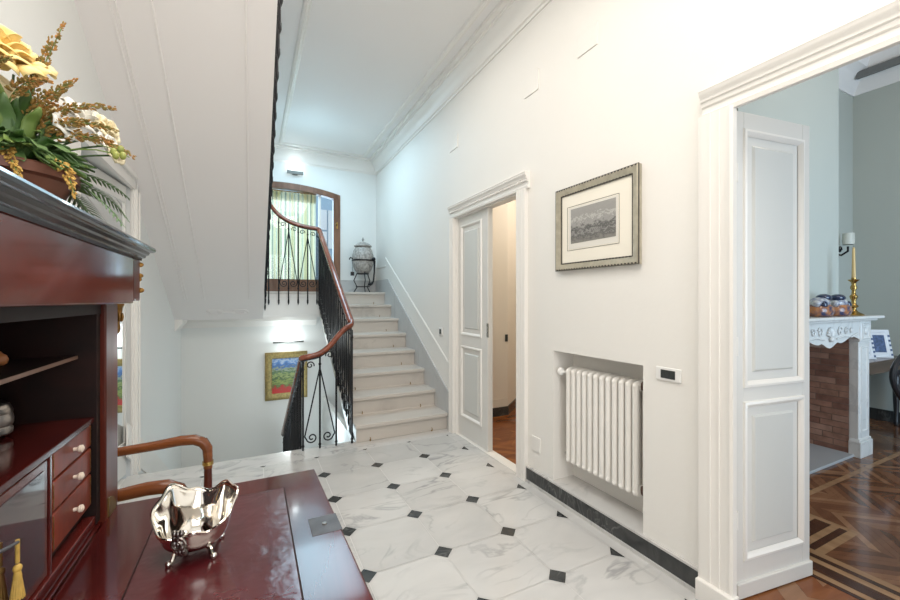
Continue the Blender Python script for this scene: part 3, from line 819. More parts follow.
sw = thing('light_switch', 'white switch plate with three dark rockers beside the niche', 'switch', (WX, 1.23, .915))
MB().box(WX - .009, 1.167, .915, WX, 1.293, .977).build('cover_plate', WPLASTIC, sw, bev=.003)
for k in range(3): MB().box(WX - .012, 1.194 + k * .0245, .926, WX - .008, 1.217 + k * .0245, .966).build('rocker', DPLASTIC, sw, bev=.001)
s2 = thing('light_switch', 'small white switch plate with one dark rocker beside the stairs', 'switch', (WX, 3.78, .94))
MB().box(WX - .009, 3.735, .93, WX, 3.815, 1.01).build('cover_plate', WPLASTIC, s2, bev=.003); MB().box(WX - .012, 3.755, .945, WX - .008, 3.795, .995).build('rocker', DPLASTIC, s2)
for (y0, y1, z0, z1, lb) in ((2.19, 2.345, 2.76, 2.905, 'painted-over cover plate high on the wall, nearest the small door'), (1.665, 1.82, 2.77, 2.90, 'painted-over cover plate high on the wall, nearest the framed print'), (3.395, 3.565, 2.773, 2.91, 'painted-over cover plate high on the wall, nearest the stairs'), (2.17, 2.26, .245, .345, 'painted-over blank plate low on the wall beside the niche')):
    tag(MB().box(WX - .007, y0, z0, WX + .003, y1, z1).build('cover_plate', PAINT, None, bev=.002), lb, 'cover plate', 'painted cover plates')

# ------------------------------------------------------------------ secretary desk
FX = -.331; Y0, Y1 = .40, 1.397; BX = -.80; ZD = .74
sec = thing('secretary_desk', 'tall mahogany fall-front secretary desk against the left wall', 'desk', (-.56, .9, 0))
for a, b in ((Y1 - .10, Y1), (Y0, Y0 + .10)):
    MB().box(BX, a, 0, FX, b, 1.29).build('side_post', MAHOGV, sec, bev=.004)
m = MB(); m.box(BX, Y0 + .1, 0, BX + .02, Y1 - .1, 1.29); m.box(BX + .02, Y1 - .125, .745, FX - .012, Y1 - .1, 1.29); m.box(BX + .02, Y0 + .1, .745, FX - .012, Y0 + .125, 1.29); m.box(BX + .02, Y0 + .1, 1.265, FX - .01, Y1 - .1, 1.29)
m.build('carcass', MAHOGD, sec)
m = MB(); m.box(BX + .02, Y0 + .1, .705, FX - .008, Y1 - .1, .738); m.build('writing_shelf', MAHOGF, sec)
# lower cupboard
m = MB()
m.box(BX + .02, Y0 + .1, .06, FX - .02, Y1 - .1, .70); m.box(BX + .02, Y0 + .1, 0, FX - .01, Y1 - .1, .06)
m.build('lower_case', MAHOG, sec)
for a, b in ((Y0 + .105, .895), (.901, Y1 - .105)):
    q = MB(); q.box(FX - .02, a, .07, FX - .002, b, .69); dd = q.build('cupboard_door', MAHOG, sec, bev=.003)
    MB().lathe([(.006, 0), (.012, .004), (.012, .012), (.004, .016)], (FX - .002, b - .03 if b < 1 else a + .03, .40), 12, axis='x').build('knob', BRASS, dd, smooth=True)
# frieze
m = MB(); m.box(BX, Y0 - .06, 1.29, FX + .031, 1.415, 1.42); m.build('frieze', MAHOG, sec, bev=.004)
m = MB(); m.box(BX, 1.415, 1.297, FX + .031, 1.488, 1.42); m.build('frieze_end_block', MAHOGV, sec, bev=.004)
m = MB()
for k in range(9):
    z_ = 1.318 + k * .011
    m.ball((-.312 + .012 * math.sin(k * 1.7), 1.4875, z_), .011, .005, .008, 8, 5)
m.box(-.335, 1.486, 1.31, -.302, 1.492, 1.41); m.build('gilt_mount', GILT, sec, smooth=True)
# gilded bracket under the end block
m = MB(); m.lathe([(.008, 1.205), (.012, 1.21), (.014, 1.222), (.012, 1.235), (.016, 1.262), (.019, 1.28), (.022, 1.285), (.022, 1.297)], (-.345, 1.425, 0), 14)
for k in range(8):
    a = 2 * PI * k / 8; m.ball((-.345 + .015 * math.cos(a), 1.425 + .015 * math.sin(a), 1.252), .006, .006, .014, 6, 4)
m.build('gilt_bracket', GILT, sec, smooth=True)
# cornice: stepped profile carried along the front and round the far end
cp = [(.0, 1.418), (.006, 1.418), (.008, 1.425), (.020, 1.427), (.024, 1.434), (.034, 1.437), (.038, 1.444), (.052, 1.446), (.061, 1.449), (.063, 1.455), (.060, 1.460), (0, 1.460)]
m = MB(); bx_, by_ = FX + .031, 1.488; vs = []; fs = []
for a, z_ in cp: vs += [(BX, Y0 - .06 - a, z_), (bx_ + a * .52, Y0 - .06 - a, z_), (bx_ + a * .52, by_ + a * .6, z_), (BX, by_ + a * .6, z_)]
for i in range(len(cp) - 1):
    for k in range(3): fs.append((i * 4 + k, i * 4 + k + 1, i * 4 + 4 + k + 1, i * 4 + 4 + k))
fs.append(tuple((len(cp) - 1) * 4 + k for k in range(4))); m.add(vs, fs); m.build('cornice', mat('ebonised_mahogany', (.028, .013, .012), .16, coat=.3, var=.5, scale=12), sec)
# fall front
m = MB(); m.prism([(FX - .004, Y0 + .03), (.214, Y0 + .03), (.187, Y1 - .012), (FX - .004, Y1 - .012)], 'z', ZD - .022, ZD); ff = m.build('fall_front', MAHOGF, sec, bev=.004)
m = MB(); m.box(-.215, Y0 + .16, ZD - .004, .085, Y1 - .115, ZD + .0012); m.build('leather_inset', LEATHER, ff, bev=.001)
m = MB()
for a in ((-.218, Y0 + .157, .088, Y0 + .160), (-.218, Y1 - .115, .088, Y1 - .112), (-.218, Y0 + .157, -.215, Y1 - .112), (.085, Y0 + .157, .088, Y1 - .112)): m.box(a[0], a[1], ZD - .002, a[2], a[3], ZD + .0006)
m.build('inlay_line', MAHOGD, ff)
m = MB(); m.prism([(.129, .988), (.1995, .988), (.1975, 1.070), (.129, 1.070)], 'z', ZD - .002, ZD + .0012); m.box(.195, 1.0, ZD - .02, .1985, 1.06, ZD); lp = m.build('lock_plate', STEELP, ff, bev=.0008)
m = MB(); m.lathe([(.006, ZD + .0015), (.006, ZD + .0035), (.003, ZD + .004)], (.163, 1.03, 0), 12); m.build('bolt', DSILVER, lp)
# quadrant hinge
m = MB(); m.prism([(Y1 - .088, .7415), (Y1 - .030, .7415)] + [(Y1 - .088 + .058 * math.cos(PI / 2 * k / 8), .7415 + .048 * math.sin(PI / 2 * k / 8)) for k in range(1, 9)], 'x', FX - .001, FX + .0035); m.build('quadrant_hinge', mat('dull_brass', (.22, .15, .055), .4, metal=.8), sec)
# interior: drawer block on the right, central door, thin shelf above
IX = FX - .020
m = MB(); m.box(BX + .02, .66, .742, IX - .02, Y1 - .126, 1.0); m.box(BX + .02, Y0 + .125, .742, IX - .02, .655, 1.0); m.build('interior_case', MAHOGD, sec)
m = MB(); m.box(BX + .02, Y0 + .125, .998, IX + .004, Y1 - .126, 1.012); m.box(IX - .02, 1.035, .742, IX + .002, 1.045, 1.0); m.box(IX - .02, Y0 + .125, .742, IX + .006, Y1 - .126, .768); m.build('interior_moulding', MAHOGF, sec, bev=.002)
for k, (za, zb_) in enumerate(((.944, .997), (.880, .939), (.800, .875))):
    q = MB(); q.box(IX - .018, 1.050, za, IX, 1.262, zb_); dr = q.build('drawer', DRAWERW, sec, bev=.002)
    MB().lathe([(.004, 0), (.004, .006), (.008, .010), (.008, .015), (.003, .018)], (IX, 1.156, (za + zb_) / 2), 12, axis='x').build('knob', IVORY, dr, smooth=True)
    q = MB(); q.box(IX - .001, 1.054, za + .004, IX + .0008, 1.057, zb_ - .004); q.box(IX - .001, 1.256, za + .004, IX + .0008, 1.259, zb_ - .004); q.build('inlay', GILT, dr)
m = MB(); m.box(IX - .018, .78, .772, IX, 1.030, .994); cd = m.build('centre_door', MAHOG, sec, bev=.002)
m = MB(); m.box(IX - .002, .80, .79, IX + .002, 1.012, .978); m.build('mirror_panel', mat('dark_lacquer_panel', (.035, .008, .010), .05, coat=1), cd)
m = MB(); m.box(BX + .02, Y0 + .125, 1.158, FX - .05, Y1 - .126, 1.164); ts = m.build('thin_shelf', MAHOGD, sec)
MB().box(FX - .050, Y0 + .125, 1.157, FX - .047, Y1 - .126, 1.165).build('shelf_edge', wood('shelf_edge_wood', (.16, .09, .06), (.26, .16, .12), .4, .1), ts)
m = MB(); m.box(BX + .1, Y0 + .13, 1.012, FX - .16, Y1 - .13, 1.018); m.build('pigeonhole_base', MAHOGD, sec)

# key with tassel
kt = thing('key_tassel', 'small key in the secretary centre door with a gold silk tassel', 'tassel', (IX + .014, .884, .815))
MB().tube([(IX + .003, .850, .914), (IX + .012, .866, .913), (IX + .014, .884, .910)], .0028, 8).build('key', STEELP, kt, smooth=True)
m = MB(); kx, ky = IX + .012, .889
m.tube([(kx, ky, .912), (kx, ky, .875)], .0028, 8); m.ball((kx, ky, .866), .006, .006, .007, 10, 6)
m.lathe([(.004, .862), (.0055, .852), (.005, .846), (.0065, .835), (.008, .819)], (kx, ky, 0), 12)
for k in range(14):
    a = 2 * PI * k / 14; m.tube([(kx + .004 * math.cos(a), ky + .004 * math.sin(a), .85), (kx + .008 * math.cos(a), ky + .008 * math.sin(a), .817)], .0014, 5)
m.build('silk_tassel', GOLDSILK, kt, smooth=True)
# little things on the interior
tx, ty = -.480, 1.163
j = thing('silver_jar', 'small stacked silver jar inside the secretary at the left edge', 'jar', (tx, ty, 1.018))
MB().lathe([(.024, 1.0185), (.028, 1.022), (.029, 1.032), (.027, 1.036), (.029, 1.041), (.030, 1.052), (.028, 1.062)], (tx, ty, 0), 20).build('jar_body', mat('ribbed_silver', (.45, .42, .40), .3, metal=.8, var=.6, scale=60), j, smooth=True)
MB().lathe([(.028, 1.062), (.0285, 1.070), (.024, 1.082), (.014, 1.089), (.003, 1.091)], (tx, ty, 0), 20).build('lid', DSILVER, j, smooth=True)
o = MB().lathe([(.008, 1.1645), (.013, 1.168), (.015, 1.176), (.012, 1.185), (.006, 1.189), (.004, 1.193), (.001, 1.194)], (-.468, 1.152, 0), 16).build('ornament', mat('orange_glaze', (.42, .16, .06), .4), None, smooth=True)
tag(o, 'small rounded orange ornament on the thin shelf in the secretary', 'ornament')

# ------------------------------------------------------------------ silver bowl on the fall front
bw = thing('silver_bowl', 'footed silver bowl with scalloped rim standing on the leather desk top', 'bowl', (-.112, 1.06, ZD))
bc = Vector((-.110, 1.045, ZD + .0165))
def bowl_pt(u, v):
    a = 2 * PI * u
    # high back and left side, low lip towards the camera
    hgt = .083 + .032 * math.cos(a - 1.45) + .010 * math.cos(2 * a + .6) + .012 * math.cos(3 * a - 1.2) + .004 * math.cos(8 * a) * v ** 4
    rr = .066 + .005 * math.cos(2 * a) + .0028 * math.cos(8 * a) * v ** 6
    t = v
    r = rr * math.sin(t * PI / 2) ** .66 * (1 + .10 * max(0, t - .8) / .2)
    z = hgt * (1 - math.cos(t * PI / 2)) ** 1.15
    return (bc.x + r * math.cos(a) * 1.0, bc.y + r * math.sin(a) * .92, bc.z + z)
m = MB(); m.grid(bowl_pt, 64, 18, closed=True); m.build('bowl_shell', SILVER, bw, smooth='all', solid=.0025)
m = MB()
rim = [bowl_pt(k / 64, 1) for k in range(65)]; m.tube(rim, .0026, 6); m.build('beaded_rim', SILVER, bw, smooth=True)
for a in (.6, 2.2, 3.8, 5.4):
    c_, s_ = math.cos(a), math.sin(a); m = MB()
    m.tube([(bc.x + .035 * c_, bc.y + .035 * s_, bc.z + .010), (bc.x + .046 * c_, bc.y + .046 * s_, bc.z + .003), (bc.x + .050 * c_, bc.y + .050 * s_, bc.z - .008), (bc.x + .056 * c_, bc.y + .056 * s_, bc.z - .0115)], [.005, .005, .0045, .005], 8)
    m.ball((bc.x + .058 * c_, bc.y + .058 * s_, bc.z - .010), .0065); m.ball((bc.x + .040 * c_, bc.y + .040 * s_, bc.z + .012), .007); m.build('foot', SILVER, bw, smooth=True)
m = MB()
an = -1.95
for k, (dr_, dz) in enumerate(((.054, .012), (.062, .020), (.067, .030), (.0695, .040), (.070, .050), (.070, .060))):
    for dd_ in (-.10, 0, .10):
        m.ball((bc.x + dr_ * math.cos(an + dd_), bc.y + dr_ * .92 * math.sin(an + dd_), bc.z + dz + .01 * abs(dd_)), .0055, .0055, .008, 8, 5)
m.tube(spiral((bc.x + .071 * math.cos(an), bc.y + .068 * math.sin(an), bc.z + .04), (math.cos(an + PI / 2), math.sin(an + PI / 2), 0), .016, .005, 1.3, 0), .0025, 6)
m.build('leaf_mount', DSILVER, bw, smooth=True)

# ------------------------------------------------------------------ armchair beyond the desk
ch = thing('armchair', 'brown wooden armchair with curved arms and brass collars beyond the desk', 'chair', (-.42, 1.80, 0))
ca = math.radians(3)
CM = Matrix.Translation((-.42, 1.785, 0)) @ Matrix.Rotation(-ca, 4, 'Z')
hw = .232
for sg in (1, -1):
    y = sg * hw
    m = MB(CM)
    P = [(-.30, y, .690), (-.20, y, .688), (-.08, y, .690), (.05, y, .698), (.14, y, .706), (.19, y, .704), (.222, y, .688), (.238, y, .66), (.240, y, .62), (.240, y, .575)]
    m.tube(P, [.017, .017, .018, .019, .021, .022, .022, .020, .018, .017], 14); m.build('armrest', CHAIRW, ch, smooth=True)
    m = MB(CM); m.tube([(.240, y, .606), (.240, y, .590)], .0215, 14); m.build('brass_collar', BRASS, ch, smooth=True)
    m = MB(CM); m.lathe([(.010, 0), (.013, .05), (.018, .38), (.022, .40), (.022, .45), (.017, .47), (.015, .575)], (.240, y, 0), 12); m.build('front_leg', MAHOGV, ch, smooth=True)
    m = MB(CM); m.tube([(-.33, y, 0), (-.29, y, .25), (-.27, y, .45), (-.30, y, .70), (-.36, y, .95)], [.013, .017, .02, .018, .015], 10); m.build('back_leg', CHAIRW, ch, smooth=True)
m = MB(CM)
m.tube([(-.36, -hw, .94), (-.375, 0, .96), (-.36, hw, .94)], .022, 10); m.tube([(-.315, -hw, .74), (-.325, 0, .75), (-.315, hw, .74)], .014, 8)
m.build('backrest', CHAIRW, ch, smooth=True)
m = MB(CM); m.box(-.285, -hw, .38, .25, hw, .44); m.build('seat_rail', CHAIRW, ch, bev=.006)
m = MB(CM); m.box(-.27, -hw + .02, .44, .235, hw - .02, .475); m.build('seat', UPH, ch, bev=.018)

# ------------------------------------------------------------------ flower arrangement on top of the secretary
PZ = 1.4605
fl = thing('flower_arrangement', 'silk flower arrangement of yellow roses and ferns in a terracotta pot on the secretary', 'flowers', (-.445, 1.12, PZ))
pc = (-.445, 1.12, PZ)
m = MB(); m.lathe([(.062, 0), (.066, .004), (.080, .035), (.094, .070), (.100, .082), (.112, .086), (.114, .104), (.108, .108), (.100, .104), (.094, .09)], pc, 32); m.build('pot', TERRA, fl, smooth=True)
m = MB(); m.lathe([(.095, .088), (.08, .10), (.03, .108), (.003, .11)], pc, 20); m.build('moss', LEAFD, fl, smooth=True)
def rot_to(d):
    return Vector((0, 0, 1)).rotation_difference(Vector(d).normalized()).to_matrix()
def rose(c, r, d, material, layers=4):
    m = MB(); R_ = rot_to(d); c = Vector(c)
    for L in range(layers):
        n = 3 + L * 2 if L else 3
        open_ = .35 + .9 * L / max(1, layers - 1)
        rad = r * (.30 + .70 * (L + 1) / layers); ln = r * (1.15 - .05 * L)
        for k in range(n):
            a0 = 2 * PI * k / n + L * .7 + random.uniform(-.15, .15)
            wd = 2 * PI / n * 1.25 / 2
            oo = open_ + random.uniform(-.08, .08)
            def fn(u, v, a0=a0, wd=wd, rad=rad, ln=ln, oo=oo):
                sh = math.sin(PI * min(1, .12 + v * .80)) ** .5 if v > .5 else 1
                a = a0 + (u - .5) * 2 * wd * (.45 + .65 * math.sin(PI * (v * .62 + .12)))
                rr = rad * (.25 + .75 * math.sin(min(1, v * 1.05) * PI / 2)) * (.6 + .4 * oo)
                curl = max(0, v - .7) ** 2 * 2.2 * rad * oo
                z = ln * (math.sin(v * PI / 2) * (1.0 - .50 * oo)) - curl * .5 - abs(u - .5) ** 3 * 1.9 * ln * v + ln * .04 * math.sin(u * 7 + a0) * v
                rr += curl
                p = R_ @ Vector((rr * math.cos(a), rr * math.sin(a), z)); return c + p
            m.grid(fn, 8, 7)
    m.ball(c, r * .25, r * .25, r * .4, 10, 6)
    return m.build('flower', material, fl, smooth='all', solid=.0012)
def stem(a, b, mat_=LEAFD, r=.0022, sag=.02):
    a = Vector(a); b = Vector(b); mid = a.lerp(b, .5) + Vector((0, 0, sag))
    pts = [a.lerp(mid, t / 5).lerp(mid.lerp(b, t / 5), t / 5) for t in range(6)]
    MB().tube(pts, r, 5).build('stem', mat_, fl, smooth=True)
    return pts
core = Vector((-.445, 1.12, PZ + .10))
def bez(a, mid, b, k=14):
    a, mid, b = Vector(a), Vector(mid), Vector(b)
    return [a.lerp(mid, t / k).lerp(mid.lerp(b, t / k), t / k) for t in range(k + 1)]
def spike(mid, tip, r=.015, m1=ASTIL, start=.35):
    pts = bez(core, mid, tip, 26); n = len(pts)
    MB().tube(pts, [.0026 - .0018 * i / n for i in range(n)], 5).build('stem', LEAFL, fl, smooth=True)
    m = MB(); i0 = int(n * start)
    for i in range(i0, n):
        t = (i - i0) / max(1, n - 1 - i0); rr = r * (1 - .72 * t)
        d = (pts[min(i + 1, n - 1)] - pts[max(i - 1, 0)]).normalized()
        for k in range(12):
            a = random.uniform(0, 2 * PI); s_ = d.orthogonal().normalized(); b_ = d.cross(s_)
            off = (s_ * math.cos(a) + b_ * math.sin(a)) * rr * random.uniform(.35, 1.0) + d * random.uniform(-.006, .012)
            q = .0028 * (1.15 - .45 * t) * random.uniform(.7, 1.3)
            m.ball(pts[i] + off, q * .8, q * .8, q * 1.6, 5, 3, M=rot_to(d + off.normalized() * .8))
    m.build('astilbe_spike', m1, fl, smooth=True)
def leaf(base, tip, wd, m1, droop=.02, n=10):
    base, tip = Vector(base), Vector(tip); d = tip - base; side = d.cross(Vector((0, 0, 1)))
    side = (side.normalized() if side.length > 1e-5 else Vector((1, 0, 0))); nrm = side.cross(d).normalized()
    tw = random.uniform(-.6, .6); side = Quaternion(d.normalized(), tw) @ side; nrm = Quaternion(d.normalized(), tw) @ nrm
    def fn(u, v):
        w_ = wd * math.sin(PI * (v * .93 + .05)) ** .8
        return base + d * v + side * (u - .5) * 2 * w_ + nrm * (abs(u - .5) * wd * .5 + .004 * math.sin(v * 14)) + Vector((0, 0, -droop * v * v + droop * .6 * math.sin(PI * v)))
    return MB().grid(fn, 4, n).build('leaf', m1, fl, smooth='all', solid=.0008)
def fern(base, mid, tip, wd, m1=FERNG, n=20):
    pts = bez(base, mid, tip, n); m = MB(); m.tube(pts, [.0018 - .0012 * i / n for i in range(n + 1)], 5)
    for i in range(3, n + 1):
        t = i / n; d = (pts[min(i + 1, n)] - pts[i - 1]).normalized(); s_ = d.cross(Vector((0, 0, 1))).normalized()
        L = wd * math.sin(PI * (.12 + .84 * t)) ** .8 + .004
        for sg in (1, -1):
            e = (s_ * sg + d * .55).normalized(); nn = e.cross(d).normalized(); b = pts[i]; h = .0042 * (1.1 - .5 * t)
            def fn(u, v, b=b, e=e, L=L, h=h, d=d):
                return b + e * L * v + d * (u - .5) * 2 * h * math.sin(PI * (v * .9 + .08)) + Vector((0, 0, -.18 * L * v * v))
            m.grid(fn, 2, 4)
    m.build('fern_frond', m1, fl, smooth='all', solid=.0006)
def V(*a): return Vector(a)
rose((-.440, 1.10, 1.778), .058, (.30, -.45, .75), PETY, 5)
rose((-.470, 1.08, 1.690), .050, (.4, -.7, .35), PETC, 4)
rose((-.415, 1.20, 1.700), .040, (.5, -.2, .6), PETC, 4)
rose((-.345, 1.17, 1.705), .034, (.8, -.2, .5), PETW, 3)
rose((-.310, 1.20, 1.700), .028, (.8, -.3, .4), PETC, 3)
rose((-.352, 1.12, 1.668), .022, (.8, -.5, .3), PETW, 3)
rose((-.300, 1.18, 1.662), .020, (.8, -.4, .3), PETW, 3)
rose((-.285, 1.18, 1.640), .018, (.8, -.4, .2), PETC, 3)
for c in ((-.425, 1.10, 1.75), (-.47, 1.08, 1.69), (-.415, 1.2, 1.69), (-.345, 1.17, 1.70), (-.31, 1.2, 1.69), (-.352, 1.12, 1.655), (-.300, 1.18, 1.658), (-.285, 1.18, 1.637)):
    stem(core, c)
spike((-.43, 1.12, 1.66), (-.352, 1.10, 1.868)); spike((-.44, 1.12, 1.66), (-.372, 1.10, 1.83)); spike((-.42, 1.12, 1.66), (-.343, 1.10, 1.748), start=.5)
spike((-.40, 1.12, 1.72), (-.275, 1.10, 1.716), start=.45); spike((-.39, 1.10, 1.70), (-.272, 1.10, 1.670), start=.4); spike((-.36, 1.12, 1.70), (-.246, 1.12, 1.628), start=.45)
spike((-.47, 1.02, 1.72), (-.372, .95, 1.715), start=.45); spike((-.43, 1.08, 1.66), (-.325, 1.06, 1.74), start=.5); spike((-.43, 1.04, 1.72), (-.335, .98, 1.70), start=.6)
spike((-.43, 1.04, 1.64), (-.375, 1.0, 1.515), r=.012, m1=ASTIL2, start=.62); spike((-.36, 1.09, 1.66), (-.318, 1.05, 1.515), r=.014, m1=ASTIL2, start=.72)
fern(core, (-.34, 1.18, 1.60), (-.268, 1.16, 1.475), .040); fern(core, (-.36, 1.16, 1.58), (-.318, 1.17, 1.470), .036); fern(core, (-.33, 1.24, 1.60), (-.275, 1.24, 1.50), .040)
fern(core, (-.34, 1.2, 1.62), (-.27, 1.22, 1.55), .032); fern(core, (-.38, 1.25, 1.58), (-.33, 1.28, 1.475), .040)
for k in range(84):
    a = random.uniform(-1.6, 1.0); r_ = random.uniform(.06, .15); z_ = random.uniform(1.585, 1.735)
    if r_ > .11: z_ = random.uniform(1.56, 1.63)
    b = core + V(.04 * math.cos(a), .04 * math.sin(a), random.uniform(0, .05))
    leaf(b, (core.x + r_ * math.cos(a), core.y + r_ * math.sin(a), z_), random.uniform(.008, .018), random.choice((LEAFD, FERNG, LEAFL, LEAFL, FERNG)), .02)
m = MB()
for c in ((-.268, 1.10, 1.622), (-.258, 1.11, 1.632), (-.252, 1.10, 1.616), (-.262, 1.09, 1.612)):
    m.ball(c, .0065, .0065, .009, 10, 6); 
m.build('bud_cluster', BUDG, fl, smooth=True)
stem(core, (-.262, 1.10, 1.618), LEAFL, .0014, .05); stem((-.30, 1.11, 1.635), (-.243, 1.11, 1.617), LEAFL, .001, .01)

# ------------------------------------------------------------------ sitting room seen through the wide doorway
RX, RYB, RZ = 6.10, 2.0, 3.95
w = MB(); w.box(2.0, RYB, -.1, RX, RYB + .12, RZ); w.box(WX + TH, RYB, 1.03, 2.0, RYB + .12, RZ); st('wall_room_far', w, ROOMA)
w = MB()
w.box(3.1, 1.62, 1.0, 4.66, RYB, RZ); w.box(3.1, 1.62, 0, 3.43, RYB, 1.0); w.box(4.47, 1.62, 0, 4.66, RYB, 1.0)
st('wall_chimney_breast', w, ROOMA)
w = MB(); w.box(RX, -1.9, -.1, RX + .12, RYB + .12, RZ); st('wall_room_right', w, ROOMA)
w = MB(); w.box(WX + TH, -1.9, -.1, 3.0, -1.8, RZ); w.box(5.0, -1.9, -.1, RX, -1.8, RZ); w.box(3.0, -1.9, -.1, 5.0, -1.8, .3); w.box(3.0, -1.9, 3.0, 5.0, -1.8, RZ)
st('wall_room_front', w, ROOMA)
c = MB(); c.box(WX, -1.9, RZ, RX + .12, RYB + .12, RZ + .1); st('ceiling_room', c, CEIL)
rc = [(0, 3.60), (.015, 3.60), (.02, 3.63), (.05, 3.66), (.10, 3.74), (.11, 3.76), (.18, 3.80), (.19, 3.86), (.22, RZ), (0, RZ)]
m = MB(); m.prism([(RYB - a, z) for a, z in rc], 'x', 4.66, RX); m.prism([(1.62 - a, z) for a, z in rc], 'x', 3.1, 4.66); m.prism([(RX - a, z) for a, z in rc], 'y', -1.8, RYB)
st('trim_14', m, CEIL, smooth=True)
o = MB().box(RX - .23, .9, 3.70, RX - .19, 1.90, 3.77).build('vent_grille', VENTG, None); tag(o, 'dark ventilation grille high in the sitting-room cornice', 'vent')
m = MB(); m.box(4.66, RYB - .02, 0, RX, RYB, .12); m.box(RX - .02, -1.8, 0, RX, RYB, .12); st('baseboard_room', m, BLACKM)
# parquet: herringbone field with pale and dark border bands
f = MB()
f.box(WX, -1.9, -.1, RX, RYB, -.002, 7)
PLK, PW_ = .34, .068
def poly_clip(ps, x0, y0, x1, y1):
    def cl(ps, ax, lim, less):
        out = []
        for i in range(len(ps)):
            a, b = ps[i], ps[(i + 1) % len(ps)]
            ia = (a[ax] <= lim) if less else (a[ax] >= lim); ib = (b[ax] <= lim) if less else (b[ax] >= lim)
            if ia: out.append(a)
            if ia != ib:
                t = (lim - a[ax]) / (b[ax] - a[ax]); out.append((a[0] + t * (b[0] - a[0]), a[1] + t * (b[1] - a[1])))
        return out
    for ax, lim, less in ((0, x0, False), (0, x1, True), (1, y0, False), (1, y1, True)):
        if len(ps) < 3: return []
        ps = cl(ps, ax, lim, less)
    return ps
def chevron(mb, x0, y0, x1, y1, tones, col=.24, pw=.085, z=0, along='y'):
    n = int((x1 - x0 if along == 'y' else y1 - y0) / col) + 2
    for i in range(n):
        up = i % 2
        span = (y0 - 1, y1 + 1) if along == 'y' else (x0 - 1, x1 + 1)
        k = int((span[1] - span[0]) / pw) + 1
        for j in range(k):
            a = span[0] + j * pw; sh = col * .9
            if along == 'y':
                xa = x0 + i * col; xb = xa + col
                s0, s1 = (0, sh) if up else (sh, 0)
                ps = [(xa, a + s0), (xb, a + s1), (xb, a + s1 + pw - .0012), (xa, a + s0 + pw - .0012)]
            else:
                ya = y0 + i * col; yb = ya + col
                s0, s1 = (0, sh) if up else (sh, 0)
                ps = [(a + s0, ya), (a + s0 + pw - .0012, ya), (a + s1 + pw - .0012, yb), (a + s1, yb)]
            ps = poly_clip(ps, x0, y0, x1, y1)
            if len(ps) >= 3: mb.add([(p[0], p[1], z) for p in ps], [tuple(range(len(ps)))], random.choice(tones))
FXa = 2.62
chevron(f, FXa, -1.8, RX, 1.99, [0, 1, 2, 3, 0, 1], .28, .052, 0, 'y')
def band(x0, y0, x1, y1, mi, z=.0004): f.add([(x0, y0, z), (x1, y0, z), (x1, y1, z), (x0, y1, z)], [(0, 1, 2, 3)], mi)
# bands parallel to the hall wall
for a, b, mi in ((2.575, 2.62, 4), (2.545, 2.572, 5), (2.50, 2.542, 4), (2.425, 2.497, 5), (2.385, 2.422, 4), (2.36, 2.382, 5)):
    band(a, -1.8, b, 1.9, mi)
chevron(f, WX, -1.8, 2.358, 1.99, [6, 6, 3], .14, .14, 0, 'x')
# meander corner towards the hearth
band(2.62, .965, 3.04, 1.005, 4); band(3.0, 1.006, 3.04, 1.30, 4); band(2.62, 1.005, 3.0, 1.04, 5); band(2.62, 1.04, 3.0, 1.075, 4, .0005); band(2.62, 1.075, 3.0, 1.15, 5); band(2.70, 1.15, 3.0, 1.185, 4, .0005); band(2.62, 1.186, 2.999, 1.26, 5)
band(2.62, 1.30, 6.0, 1.335, 4)
f_mats = P_TONES + [P_LIGHT, P_DARK, wood('threshold_parquet', (.17, .055, .02), (.30, .115, .042), .22, .3), P_DARK]
st('floor_room', f, f_mats)

# fireplace
fp = thing('fireplace', 'carved pale marble fireplace with brick lining in the next room', 'fireplace', (3.95, 1.5, 0))
m = MB(); m.prism([(3.13, 1.62), (3.13, 1.36), (3.16, 1.345), (4.70, 1.345), (4.73, 1.36), (4.73, 1.62)], 'z', 1.150, 1.172); m.prism([(3.17, 1.62), (3.17, 1.385), (4.70, 1.385), (4.70, 1.62)], 'z', 1.130, 1.150); m.build('mantel_shelf', FIREM, fp, bev=.005)
# frieze with scalloped lower edge
fr = [(3.43, 1.130), (3.43, .955)]
for i in range(25):
    t = i / 24; x = 3.43 + 1.04 * t
    z_ = .985 - .055 * math.exp(-((x - 3.95) / .11) ** 2) + .020 * math.cos((x - 3.95) * 16) * (abs(x - 3.95) > .16)
    fr.append((x, z_))
fr += [(4.47, .955), (4.47, 1.130)]
m = MB()
for i in range(2, len(fr) - 3):
    m.prism([fr[i], fr[i + 1], (fr[i + 1][0], 1.130), (fr[i][0], 1.130)], 'y', 1.425, 1.62)
m.build('frieze', FIREM, fp)
m = MB()
for k in range(9):
    a = PI * (.08 + .84 * k / 8); m.ball((3.95 + .035 * math.cos(a), 1.418, 1.02 + .045 * math.sin(a)), .012, .014, .030, 8, 6, M=Matrix.Rotation(-(a - PI / 2), 3, 'Y'))
m.ball((3.95, 1.415, 1.0), .022, .018, .022)
m.build('shell_ornament', FIREM, fp, smooth=True)
for sg in (-1, 1):
    m = MB()
    for r0, cx in ((.040, .16), (.030, .27), (.022, .36)):
        m.tube(spiral((3.95 + sg * cx, 1.42, 1.055), (sg, 0, 0), r0, .006, 1.4, .4), .006, 6)
    m.tube([(3.95 + sg * .10, 1.42, 1.00), (3.95 + sg * .22, 1.42, 1.015), (3.95 + sg * .36, 1.42, 1.005), (3.95 + sg * .48, 1.42, 1.03)], .007, 6)
    m.build('carved_scroll', FIREM, fp, smooth=True)
